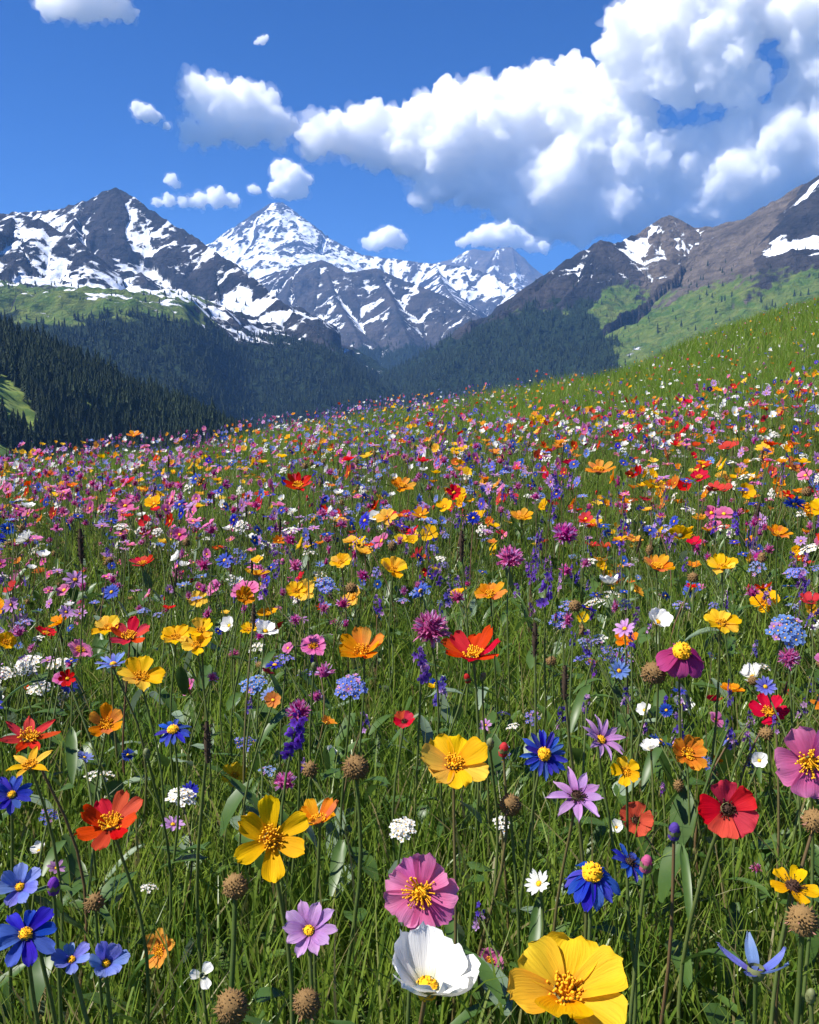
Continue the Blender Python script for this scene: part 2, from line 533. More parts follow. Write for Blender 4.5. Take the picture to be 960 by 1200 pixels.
# ------------------------------------------------------------------ the meadow slope and valley floor: one sheet
_cp = np.array([-500, -200, 0, 240, 310, 400, 480, 560, 700, 760, 850, 960, 1100, 1300], float)
_cy = np.array([556, 552, 546, 521, 503, 490, 476, 462, 440, 421, 381, 349, 318, 300], float)     # crest as the photograph shows it
_cr = np.array([8, 8, 8.5, 10, 11, 12.5, 14, 15.5, 20, 22, 26, 30, 34, 36], float)
_ca, _cz = [], []
for _p, _y, _r in zip(_cp, _cy, _cr):
    q = at(_p, _y, _r)
    _ca.append(math.atan2(q[0], q[1]))
    _cz.append(q[2] - 0.27)
_ca, _cz = np.array(_ca), np.array(_cz)


def ground_z(x, y):
    x = np.asarray(x, float)
    y = np.asarray(y, float)
    r = np.hypot(x, y)
    a = np.arctan2(x, y)
    aa = np.clip(a, _ca[0], _ca[-1])
    rc = np.interp(aa, _ca, _cr)
    zc = np.interp(aa, _ca, _cz)
    t = r / rc
    s1 = 1.35 * zc / rc
    zin = zc * np.power(np.minimum(t, 1), 1.35)
    e = np.maximum(r - rc, 0)
    k = 0.055
    e0 = (s1 + 0.55) / (2 * k)
    zout = np.where(e < e0, s1 * e - k * e * e, s1 * e0 - k * e0 * e0 - 0.55 * (e - e0))
    z = zin + zout
    fade = sstep(0.4, 3.0, r)
    z = z + fade * (0.05 * perlin(x / 1.9, y / 1.9, 3) + 0.03 * perlin(x / 0.7, y / 0.7, 4))
    far = sstep(30, 300, r)
    z = z + far * 6 * fbm(x / 90, y / 90, 3, 8)
    return np.maximum(z, VALLEY + 2)


nr, na = 260, 360
rr = np.concatenate([[0.0], np.geomspace(0.12, 60, nr - 81), np.geomspace(63, 12000, 80)])
th = np.linspace(-math.pi, math.pi, na + 1)[:-1]
# more columns inside the view
th = np.sort(np.concatenate([th, np.linspace(-0.62, 0.68, 300)]))
RRg, THg = np.meshgrid(rr, th, indexing='ij')
Xg, Yg = RRg * np.sin(THg), RRg * np.cos(THg)
Zg = ground_z(Xg, Yg)
nth = len(th)
ii, jj = np.meshgrid(np.arange(len(rr) - 1), np.arange(nth), indexing='ij')
ii, jj = ii.ravel(), jj.ravel()
j2 = (jj + 1) % nth
Fg = np.stack([ii * nth + jj, ii * nth + j2, (ii + 1) * nth + j2, (ii + 1) * nth + jj], 1)
gm, nt, out = new_mat('meadow_soil')
N = NT(nt)
P = N.n('ShaderNodeTexCoord').outputs['Object']
c1 = N.mix(N.ramp01(N.noise(7.0, 6, 0.6, P), 0.35, 0.65), (0.040, 0.062, 0.016), (0.080, 0.115, 0.028))
c1 = N.mix(N.ramp01(N.noise(45.0, 4, 0.6, P), 0.5, 0.7), c1, (0.05, 0.04, 0.022))
bs = N.n('ShaderNodeBsdfPrincipled', None, Base_Color=c1, Roughness=0.95)
nt.links.new(bs.outputs[0], out.inputs['Surface'])
tag(link('ground', np_mesh('ground', np.stack([Xg.ravel(), Yg.ravel(), Zg.ravel()], 1), Fg, gm)), 'meadow ground falling away to the valley floor', 'ground', None, 'structure')

# ------------------------------------------------------------------ near wooded hill
H_r = [([(-420, 280, 760), (-260, 318, 780), (-100, 352, 800), (0, 386, 820), (60, 406, 830), (120, 436, 830), (180, 474, 815), (235, 514, 795), (300, 562, 770), (380, 640, 740)], 1.0)]
TH = terrain('hill', H_r, (-900, 60, 420, 1150), 4.0, VALLEY, lambda d: 0.62 * d, 0.10, 22, 31)
hx, hy, hz = TH['X'], TH['Y'], TH['H']
TH['H'] = hz = hz - 1 + 5 * fbm(hx / 70, hy / 70, 3, 33)


def project(x, y, z):
    dz = z - EYE
    cy_, sy_ = math.cos(PITCH), math.sin(PITCH)
    dep = y * cy_ - dz * sy_
    up = y * sy_ + dz * cy_
    dep = np.maximum(dep, 1e-3)
    return CXP + F_PX * x / dep, CYP - F_PX * up / dep, dep


def clearing(x, y, z):
    """Open turf on the hill: a few long patches between the trees."""
    px, py, _ = project(x, y, z)
    c = np.full(np.shape(x), -9.0)
    for cx, cy, rx, ry, an in CLEAR:
        ca, sa_ = math.cos(an), math.sin(an)
        u = ((px - cx) * ca + (py - cy) * sa_) / rx
        v = (-(px - cx) * sa_ + (py - cy) * ca) / ry
        c = np.maximum(c, 1 - np.hypot(u, v))
    return c


CLEAR = [(18, 480, 44, 20, 0.95), (112, 484, 26, 4, 0.9), (6, 540, 34, 15, 0.6), (30, 545, 22, 6, 0.6), (75, 535, 16, 5, 0.6)]
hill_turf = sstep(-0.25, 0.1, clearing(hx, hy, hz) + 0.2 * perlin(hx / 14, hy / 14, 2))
m, nt, out = new_mat('hill_ground')
N = NT(nt)
P = N.n('ShaderNodeTexCoord').outputs['Object']
tf = N.n('ShaderNodeAttribute', {'attribute_name': 'turf'}).outputs['Fac']
cc = N.mix(N.ramp01(N.noise(0.10, 8, 0.7, P), 0.38, 0.62), (0.07, 0.14, 0.016), (0.22, 0.28, 0.045))
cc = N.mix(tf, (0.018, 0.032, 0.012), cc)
bs = N.n('ShaderNodeBsdfPrincipled', None, Base_Color=cc, Roughness=0.95)
nt.links.new(bs.outputs[0], out.inputs['Surface'])
V = np.stack([hx.ravel(), hy.ravel(), hz.ravel()], 1)
Fh = grid_faces(TH['nx'], TH['ny'])
Fh = Fh[(V[Fh, 2] > -330).any(1)]
tag(link('hill', np_mesh('hill', V, Fh, m, attrs={'turf': hill_turf.ravel()})), 'near wooded hill with bright turf clearings', 'hill', None, 'structure')


# ------------------------------------------------------------------ spruces
def foliage_mat(name, a, b, scale):
    m, nt, out = new_mat(name)
    N = NT(nt)
    oi = N.n('ShaderNodeObjectInfo')
    P = N.n('ShaderNodeTexCoord').outputs['Object']
    f = N.ramp01(N.noise(scale, 4, 0.6, P), 0.35, 0.65)
    big = N.ramp01(N.noise(0.018, 4, 0.6, P), 0.35, 0.68)
    f2 = N.math('ADD', N.math('MULTIPLY', f, 0.45), N.math('ADD', N.math('MULTIPLY', oi.outputs['Random'], 0.35), N.math('MULTIPLY', big, 0.35)))
    c = N.mix(f2, a, b)
    bs = N.n('ShaderNodeBsdfPrincipled', None, Base_Color=c, Roughness=0.8)
    bs.inputs['Specular IOR Level'].default_value = 0.2
    nt.links.new(bs.outputs[0], out.inputs['Surface'])
    return m


NEEDLE = foliage_mat('spruce_needles', (0.006, 0.015, 0.007), (0.026, 0.044, 0.014), 0.35)
BARK = foliage_mat('spruce_bark', (0.05, 0.035, 0.025), (0.10, 0.075, 0.055), 3.0)


def spruce(tiers, seg, seed):
    """Crown of a spruce, unit height: drooping ragged tiers round the stem. Returns V, F (triangles)."""
    rg = np.random.default_rng(seed)
    V, F = [], []
    for k in range(tiers):
        t = k / tiers
        z0 = 0.10 + 0.84 * t
        rad = (0.215 * (1 - t) ** 0.85 + 0.012) * rg.uniform(0.85, 1.12)
        top = z0 + 0.84 / tiers * 1.9
        b = len(V)
        V.append((0, 0, min(top, 1.0)))
        ph = rg.uniform(0, 6.28)
        for j in range(seg * 2):
            a = ph + j * math.pi / seg + rg.uniform(-0.12, 0.12)
            rj = rad * (rg.uniform(0.86, 1.2) if j % 2 == 0 else rg.uniform(0.42, 0.62))
            V.append((rj * math.cos(a), rj * math.sin(a), z0 - (0.035 if j % 2 == 0 else -0.012) * rg.uniform(0.6, 1.3)))
        for j in range(seg * 2):
            F.append((b, b + 1 + j, b + 1 + (j + 1) % (seg * 2)))
    return np.array(V), np.array(F)


# individual spruces: the nearest ones on the wooded hill; the rest of the wood is one mass
hg = np.random.default_rng(21)
n_try = 120000
tx, ty = hg.uniform(-890, 40, n_try), hg.uniform(330, 930, n_try)
i_, j_ = sample(TH, tx, ty)
tz = TH['H'][i_, j_]
tpx, tpy, tdp = project(tx, ty, tz)
ok = (tpx > -520) & (tpx < 330) & (tpy < 640) & (tz > -200) & (clearing(tx, ty, tz) + 0.12 * hg.normal(size=n_try) < -0.12)
tx, ty, tz, tpx, tpy = tx[ok], ty[ok], tz[ok], tpx[ok], tpy[ok]
cells, keep = set(), []
for k in range(len(tx)):
    c = (int(tx[k] / 3.7), int(ty[k] / 3.7))
    if c not in cells:
        cells.add(c)
        keep.append(k)
keep = np.array(keep)
tx, ty, tz, tpx, tpy = tx[keep], ty[keep], tz[keep], tpx[keep], tpy[keep]
vis = (tpx > 0) & (tpx < 300) & (tpy < 540) & (tpy - 18 > 330)
order = np.argsort(np.hypot(tx, ty) + np.where(vis, 0, 1e5))
ind = set(order[:290].tolist())
crowns = []
for s in range(5):
    v, f = spruce(8, 6, 40 + s)
    crowns.append(np_mesh('crown', v, f, NEEDLE, smooth=False))
a6 = np.arange(6) * math.pi / 3
tv = np.concatenate([np.stack([0.018 * np.cos(a6), 0.018 * np.sin(a6), a6 * 0 - 0.05], 1), np.stack([0.004 * np.cos(a6), 0.004 * np.sin(a6), a6 * 0 + 0.93], 1)])
tfc = np.array([(i, (i + 1) % 6, 6 + (i + 1) % 6, 6 + i) for i in range(6)])
trunk_me = np_mesh('trunk', tv, tfc, BARK)
far_spots = []
for k in range(len(tx)):
    hgt = hg.uniform(10, 20) * (1.25 if hg.random() < .12 else 1)
    if k in ind:
        e = bpy.data.objects.new('spruce_tree', None)
        C.objects.link(e)
        e.location = (tx[k], ty[k], tz[k])
        e.rotation_euler = (0, 0, hg.uniform(0, 6.28))
        e.scale = (hgt * .84, hgt * .84, hgt)
        link('crown', crowns[k % 5], e)
        link('trunk', trunk_me, e)
        tag(e, 'slim dark spruce standing in the close-grown wood on the near hillside', 'tree', 'spruces on the near wooded hill')
    else:
        far_spots.append((tx[k], ty[k], tz[k], hgt))


def forest(name, label, spots, tiers, seg, seed):
    protos = [spruce(tiers, seg, seed + i) for i in range(5)]
    rg = np.random.default_rng(seed)
    VV, FF, b = [], [], 0
    for k, (x, y, z, h) in enumerate(spots):
        v, f = protos[k % 5]
        a = rg.uniform(0, 6.28)
        ca, sa_ = math.cos(a), math.sin(a)
        wd = h * rg.uniform(.72, 1.02)
        VV.append(np.stack([(v[:, 0] * ca - v[:, 1] * sa_) * wd + x, (v[:, 0] * sa_ + v[:, 1] * ca) * wd + y, v[:, 2] * h + z], 1))
        FF.append(f + b)
        b += len(v)
    tag(link(name, np_mesh(name, np.concatenate(VV), np.concatenate(FF), NEEDLE, smooth=False)), label, 'forest', None, 'stuff')


forest('forest', 'back part of the dark spruce wood on the near hill', far_spots, 7, 5, 60)


def slope_forest(T, wd, n, label, seed, box, h=(9, 25)):
    rg = np.random.default_rng(seed)
    x0, x1, y0, y1 = box
    x, y = rg.uniform(x0, x1, n), rg.uniform(y0, y1, n)
    i, j = sample(T, x, y)
    z = T['H'][i, j]
    px, py, _ = project(x, y, z)
    # facing the camera
    gx, gy = T['gx'][i, j], T['gy'][i, j]
    d = np.hypot(x, y)
    face = (-gx * -x + -gy * -y) / d + (EYE - z) / d > -0.05
    wv = wd[i, j] + 0.25 * fbm(x / 70, y / 70, 3, seed) + 0.12 * rg.normal(size=n)
    ok = face & (px > -230) & (px < 1190) & (py < 540) & (z > -640) & ((wv > 0.52) | ((wv > -.3) & (rg.random(n) < .03) & (z < 420)))
    hh = rg.uniform(h[0], h[1], n) * np.where(wv < 0.7, 0.75, 1.0)
    forest('forest', label, list(zip(x[ok], y[ok], z[ok] - 0.5, hh[ok])), 4, 4, seed)
    return ok.sum()


print('left forest', slope_forest(TL, WOOD_L, 34000, 'dark blue-green forest on the steep slope under the pyramid-shaped mountain', 81, (-1500, 420, 1510, 3000)))
print('valley forest', slope_forest(TC, WOOD_C, 30000, 'hazy blue forest at the foot of the snow peak', 83, (-900, 500, 3950, 5600), (14, 30)))
print('right forest', slope_forest(TR, WOOD_R, 30000, 'dark forest on the slope right of the valley mouth', 82, (-190, 1400, 1360, 3000)))

# ------------------------------------------------------------------ meadow materials
def petal_mat(name, base, tip, deep=None, hue=0.03, val=0.25, transl=0.44, vein=0.42):
    """Petal colour: deep at the claw, base over the blade, tip at the rim, fine veins along the petal, some spread between flowers."""
    m, nt, out = new_mat(name)
    N = NT(nt)
    t = N.n('ShaderNodeAttribute', {'attribute_name': 'pt'}).outputs['Fac']
    s = N.n('ShaderNodeAttribute', {'attribute_name': 'ps'}).outputs['Fac']
    rv = N.n('ShaderNodeAttribute', {'attribute_name': 'rv'}).outputs['Fac']
    oi = N.n('ShaderNodeObjectInfo').outputs['Random']
    rd = N.math('FRACT', N.math('ADD', rv, oi))
    c = N.mix(N.ramp01(t, 0.45, 1.0), base, tip)
    if deep is not None:
        c = N.mix(N.ramp01(t, 0.36, 0.10), c, deep)
    cv = N.n('ShaderNodeCombineXYZ', None)
    N.set(cv.inputs[0], N.math('MULTIPLY', s, 7.0))
    N.set(cv.inputs[1], N.math('MULTIPLY', t, 0.9))
    N.set(cv.inputs[2], N.math('MULTIPLY', rd, 9.0))
    v = N.noise(1.6, 3, 0.6, cv.outputs[0])
    c = N.mix(N.math('MULTIPLY', N.ramp01(v, 0.46, 0.70), vein), c, tuple(x * 0.55 for x in base))
    h = N.n('ShaderNodeHueSaturation', None, Color=c)
    N.set(h.inputs['Hue'], N.math('MULTIPLY_ADD', rd, 2 * hue, 0.5 - hue))
    rd2 = N.math('FRACT', N.math('MULTIPLY', rd, 7.31))
    N.set(h.inputs['Value'], N.math('MULTIPLY_ADD', rd2, val, 1.06 - val))
    N.set(h.inputs['Saturation'], N.math('MULTIPLY_ADD', N.math('FRACT', N.math('MULTIPLY', rd, 13.7)), 0.14, 0.93))
    col = h.outputs[0]
    bs = N.n('ShaderNodeBsdfPrincipled', None, Base_Color=col, Roughness=0.65)
    bs.inputs['Specular IOR Level'].default_value = 0.15
    bp = N.n('ShaderNodeBump', None, Strength=0.5, Distance=0.0012, Height=v)
    nt.links.new(bp.outputs[0], bs.inputs['Normal'])
    tr = N.n('ShaderNodeBsdfTranslucent', None, Color=col)
    mx = N.n('ShaderNodeMixShader', None, i0=transl, i1=bs.outputs[0], i2=tr.outputs[0])
    nt.links.new(mx.outputs[0], out.inputs['Surface'])
    return m


def leaf_mat(name, a, b, transl=0.3, attr=None, rough=0.45, scale=30.0, straw=None):
    m, nt, out = new_mat(name)
    N = NT(nt)
    P = N.n('ShaderNodeTexCoord').outputs['Object']
    oi = N.n('ShaderNodeObjectInfo').outputs['Random']
    if attr:
        rv = N.n('ShaderNodeAttribute', {'attribute_name': 'rv'}).outputs['Fac']
        rd = N.math('FRACT', N.math('ADD', rv, oi))
    else:
        rd = oi
    n = N.noise(scale, 3, 0.6, P)
    f = N.math('ADD', N.math('MULTIPLY', N.ramp01(n, 0.3, 0.7), 0.45), N.math('MULTIPLY', rd, 0.55))
    c = N.mix(f, a, b)
    if straw is not None:
        c = N.mix(N.ramp01(N.math('FRACT', N.math('MULTIPLY', rd, 17.3)), 0.80, 0.97), c, straw)
    bs = N.n('ShaderNodeBsdfPrincipled', None, Base_Color=c, Roughness=rough)
    bs.inputs['Specular IOR Level'].default_value = 0.45
    tr = N.n('ShaderNodeBsdfTranslucent', None, Color=c)
    mx = N.n('ShaderNodeMixShader', None, i0=transl, i1=bs.outputs[0], i2=tr.outputs[0])
    nt.links.new(mx.outputs[0], out.inputs['Surface'])
    return m


def solid_mat(name, a, b, scale, rough=0.8):
    m, nt, out = new_mat(name)
    N = NT(nt)
    P = N.n('ShaderNodeTexCoord').outputs['Object']
    oi = N.n('ShaderNodeObjectInfo').outputs['Random']
    n = N.noise(scale, 4, 0.65, P)
    f = N.math('ADD', N.math('MULTIPLY', N.ramp01(n, 0.35, 0.65), 0.75), N.math('MULTIPLY', oi, 0.25))
    bs = N.n('ShaderNodeBsdfPrincipled', None, Base_Color=N.mix(f, a, b), Roughness=rough)
    bs.inputs['Specular IOR Level'].default_value = 0.2
    nt.links.new(bs.outputs[0], out.inputs['Surface'])
    return m


M = dict(
    yellow=petal_mat('yellow_petal', (0.90, 0.49, 0.003), (0.92, 0.56, 0.006), (0.78, 0.30, 0.003), 0.012, 0.16),
    orange=petal_mat('orange_petal', (0.82, 0.24, 0.006), (0.88, 0.36, 0.012), (0.60, 0.07, 0.004), 0.022, 0.25),
    red=petal_mat('red_petal', (0.66, 0.012, 0.006), (0.72, 0.028, 0.012), (0.32, 0.003, 0.003), 0.014, 0.22),
    pink=petal_mat('pink_petal', (0.80, 0.16, 0.42), (0.84, 0.27, 0.54), (0.62, 0.05, 0.24), 0.016, 0.30),
    magenta=petal_mat('magenta_petal', (0.42, 0.03, 0.20), (0.52, 0.07, 0.30), (0.20, 0.008, 0.07), 0.02, 0.25),
    lilac=petal_mat('lilac_petal', (0.58, 0.29, 0.64), (0.70, 0.44, 0.76), (0.34, 0.10, 0.36), 0.035, 0.25),
    blue=petal_mat('blue_petal', (0.035, 0.065, 0.52), (0.075, 0.12, 0.66), (0.02, 0.02, 0.26), 0.022, 0.35),
    sky=petal_mat('periwinkle_petal', (0.20, 0.27, 0.74), (0.32, 0.38, 0.80), (0.10, 0.10, 0.50), 0.025, 0.25),
    violet=petal_mat('violet_petal', (0.17, 0.06, 0.50), (0.26, 0.12, 0.62), (0.09, 0.02, 0.22), 0.030, 0.35),
    white=petal_mat('white_petal', (0.80, 0.79, 0.74), (0.84, 0.83, 0.80), (0.66, 0.66, 0.46), 0.01, 0.10, 0.30, 0.10),
    disc=solid_mat('golden_disc', (0.90, 0.52, 0.015), (0.74, 0.30, 0.008), 420.0, 0.75),
    dark=solid_mat('dark_disc', (0.030, 0.014, 0.012), (0.075, 0.035, 0.018), 420.0, 0.75),
    seed=solid_mat('dry_seed_head', (0.095, 0.052, 0.022), (0.30, 0.185, 0.070), 330.0, 0.9),
    seedpink=solid_mat('faded_pink_seed_head', (0.17, 0.065, 0.060), (0.36, 0.19, 0.13), 330.0, 0.9),
    spike=solid_mat('dark_spike', (0.030, 0.020, 0.014), (0.085, 0.055, 0.034), 400.0, 0.9),
    stem=leaf_mat('flower_stem', (0.065, 0.115, 0.022), (0.135, 0.165, 0.045), 0.12, 'rv', 0.5, 60.0, (0.16, 0.085, 0.045)),
    leaf=leaf_mat('flower_leaf', (0.040, 0.095, 0.016), (0.085, 0.150, 0.030), 0.30, 'rv', 0.42, 40.0),
    pale=leaf_mat('grey_green_leaf', (0.13, 0.19, 0.12), (0.21, 0.28, 0.18), 0.25, 'rv', 0.5, 40.0),
    grass=leaf_mat('grass_blade', (0.080, 0.175, 0.018), (0.265, 0.360, 0.048), 0.54, 'rv', 0.36, 5.0, (0.30, 0.25, 0.11)),
    lush=leaf_mat('slope_grass', (0.120, 0.245, 0.018), (0.310, 0.410, 0.052), 0.54, 'rv', 0.40, 1.2, (0.34, 0.29, 0.12)),
    bud=leaf_mat('green_bud', (0.10, 0.14, 0.045), (0.20, 0.21, 0.09), 0.1, 'rv', 0.6, 200.0),
)


# ------------------------------------------------------------------ flower shapes (head radius 1, facing +Z, centre at the origin)
class G:
    """Growing geometry: vertices, faces by size, per-face material and per-vertex petal coordinates."""

    def __init__(self):
        self.V, self.Q, self.T, self.qm, self.tm, self.pt, self.ps, self.n = [], [], [], [], [], [], [], 0

    def add(self, V, F, mat, pt=None, ps=None):
        V = np.asarray(V, float)
        F = np.asarray(F)
        if F.shape[1] == 4:
            self.Q.append(F + self.n)
            self.qm += [mat] * len(F)
        else:
            self.T.append(F + self.n)
            self.tm += [mat] * len(F)
        self.V.append(V)
        self.pt.append(np.full(len(V), 0.5) if pt is None else pt)
        self.ps.append(np.zeros(len(V)) if ps is None else ps)
        self.n += len(V)
        return self

    def join(self, g, mx=None):
        V, Q, T, qm, tm, pt, ps = g.arrays()
        if mx is not None:
            V = V @ mx[:3, :3].T + mx[:3, 3]
        if len(Q):
            self.Q.append(Q + self.n)
            self.qm += qm
        if len(T):
            self.T.append(T + self.n)
            self.tm += tm
        self.V.append(V)
        self.pt.append(pt)
        self.ps.append(ps)
        self.n += len(V)
        return self

    def arrays(self):
        Q = np.concatenate(self.Q) if self.Q else np.zeros((0, 4), int)
        T = np.concatenate(self.T) if self.T else np.zeros((0, 3), int)
        return np.concatenate(self.V), Q, T, self.qm, self.tm, np.concatenate(self.pt), np.concatenate(self.ps)

    def mesh(self, name, rv=None, smooth=True):
        V, Q, T, qm, tm, pt, ps = self.arrays()
        ks = list(dict.fromkeys(qm + tm))
        mi = [ks.index(k) for k in qm] + [ks.index(k) for k in tm]
        at_ = dict(pt=pt, ps=ps)
        if rv is not None:
            at_['rv'] = rv
        return np_mesh(name, V, [Q, T], [M[k] for k in ks], mi, smooth, at_)


def rot(axis, a):
    return np.array(Matrix.Rotation(a, 4, axis))


def basis(d, roll=0.0):
    """4x4 that turns +Z to direction d."""
    q = Vector(d).normalized().to_track_quat('Z', 'Y').to_matrix().to_4x4() @ Matrix.Rotation(roll, 4, 'Z')
    return np.array(q)


def trs(p, s=1.0, mx=None):
    m = np.eye(4) if mx is None else mx.copy()
    m[:3, :3] = m[:3, :3] * s
    m[:3, 3] = p
    return m


SHAPES = dict(broad=(0.75, 4.5, 0.50, 0.30), narrow=(0.40, 5.0, 0.60, 0.22), point=(0.55, 2.2, 0.9, 0.12), round=(0.85, 6.0, 0.5, 0.34), wedge=(0.9, 9.0, 0.5, 0.42))


def petal(rg, L, W, shape, rise, curl, cup, notch=0.0, wave=0.05, r0=0.06, nu=7, nv=5):
    a, b, c, blunt = SHAPES[shape]
    t = np.linspace(0, 1, nu)
    w = W * (0.16 * (1 - t) + np.power(np.maximum(t, 1e-4), a) * np.power(np.maximum(1 - t ** b, 0), c))
    w[-1] = W * blunt
    s = np.linspace(-1, 1, nv)
    th = rise + curl * t
    x = np.concatenate([[0], np.cumsum(np.cos(th[:-1]))]) * L / (nu - 1) + r0
    z = np.concatenate([[0], np.cumsum(np.sin(th[:-1]))]) * L / (nu - 1)
    T, S = np.meshgrid(t, s, indexing='ij')
    ph = rg.uniform(0, 6.28)
    tip = 1 - (0.10 * S ** 2 + notch * (1 - np.abs(S)) ** 1.5 * (0.7 + 0.3 * np.cos(5 * S + ph))) * T ** 5
    Xp = r0 + (x[:, None] - r0) * tip
    if nu > 6:
        Xp = Xp + L * .022 * rg.normal(size=Xp.shape) * T ** 6
    Yp = S * w[:, None] * (1 + 0.06 * np.sin(4 * T + ph))
    Zp = z[:, None] + cup * w[:, None] * (S ** 2) + wave * W * np.sin(3.2 * S + 3 * T + ph) * T + 0.07 * W * np.cos(7 * S + ph) * T
    V = np.stack([Xp.ravel(), Yp.ravel(), Zp.ravel()], 1)
    return V, grid_faces(nu, nv), T.ravel(), S.ravel()


def blob(r, h, seg, rings, rg=None, bump=0.0, z0=0.0, lower=0.15):
    """A closed dome: radius r, height h above z0."""
    V = [(0, 0, z0 + h)]
    for i in range(1, rings + 1):
        a = i / rings * (math.pi / 2 + 0.5)
        for j in range(seg):
            p = 2 * math.pi * (j + 0.5 * (i % 2)) / seg
            k = 1 + (rg.uniform(-bump, bump) if rg is not None else 0)
            V.append((r * k * math.sin(a) * math.cos(p), r * k * math.sin(a) * math.sin(p), z0 + h * k * math.cos(a)))
    F = [(0, 1 + j, 1 + (j + 1) % seg) for j in range(seg)]
    for i in range(rings - 1):
        o = 1 + i * seg
        for j in range(seg):
            F += [(o + j, o + seg + j, o + seg + (j + 1) % seg), (o + j, o + seg + (j + 1) % seg, o + (j + 1) % seg)]
    return np.array(V), np.array(F)


def stamens(g, rg, n, r, L, mat='disc'):
    for k in range(n):
        a = rg.uniform(0, 6.28)
        q = r * math.sqrt(rg.uniform(0.02, 1))
        d = np.array([math.cos(a) * q * 2.0, math.sin(a) * q * 2.0, L * rg.uniform(0.7, 1.1) * (1 - 0.3 * (q / r) ** 2)])
        p0 = np.array([math.cos(a) * q * 0.5, math.sin(a) * q * 0.5, 0.02])
        p1 = p0 + d * np.array([0.6, 0.6, 1.0])
        s = 0.012
        V = [p0 + (s, 0, 0), p0 + (-s, s, 0), p0 + (-s, -s, 0), p1 + (s, 0, 0), p1 + (-s, s, 0), p1 + (-s, -s, 0)]
        g.add(V, [(0, 1, 4, 3), (1, 2, 5, 4), (2, 0, 3, 5)], mat)
        k_ = 0.032
        V = [p1 + (k_, 0, 0), p1 + (-k_, 0, 0), p1 + (0, k_, 0), p1 + (0, -k_, 0), p1 + (0, 0, k_ * 1.5), p1 + (0, 0, -k_)]
        g.add(V, [(0, 2, 4), (2, 1, 4), (1, 3, 4), (3, 0, 4), (2, 0, 5), (1, 2, 5), (3, 1, 5), (0, 3, 5)], mat)


KINDS = dict(
    yellow_cosmos=dict(n=(6, 8), W=.44, shape='broad', rise=.42, curl=-.12, cup=.30, notch=.10, col='yellow', disc='stamens', r=.15, D=.054, say='yellow cosmos'),
    orange_cosmos=dict(n=(7, 9), W=.36, shape='broad', rise=.36, curl=.10, cup=.22, notch=.10, col='orange', disc='stamens', r=.17, D=.050, say='orange cosmos'),
    red_anemone=dict(n=(7, 9), W=.36, shape='broad', rise=.30, curl=.15, cup=.25, notch=.08, col='red', disc='stamens', r=.17, D=.052, say='red anemone'),
    red_poppy=dict(n=(5, 5), W=.62, shape='round', rise=.35, curl=.25, cup=.22, notch=.03, col='red', disc='darkdome', r=.14, D=.052, say='red poppy'),
    pink_cosmos=dict(n=(8, 8), W=.43, shape='wedge', rise=.30, curl=-.15, cup=.18, notch=.13, col='pink', disc='stamens', r=.19, D=.050, say='pink cosmos'),
    lilac_daisy=dict(n=(9, 12), W=.20, shape='narrow', rise=.25, curl=-.20, cup=.35, notch=.05, col='lilac', disc='dome', r=.17, D=.046, say='lilac daisy'),
    blue_cornflower=dict(n=(13, 17), W=.155, shape='narrow', rise=.20, curl=-.25, cup=.4, notch=.12, col='blue', disc='dome', r=.19, D=.042, say='blue cornflower'),
    periwinkle_daisy=dict(n=(10, 13), W=.18, shape='narrow', rise=.30, curl=-.1, cup=.3, notch=.10, col='sky', disc='dome', r=.17, D=.040, say='periwinkle daisy'),
    white_cosmos=dict(n=(7, 8), W=.44, shape='broad', rise=.55, curl=.15, cup=.25, notch=.06, col='white', disc='dome', r=.17, D=.046, say='white cosmos'),
)


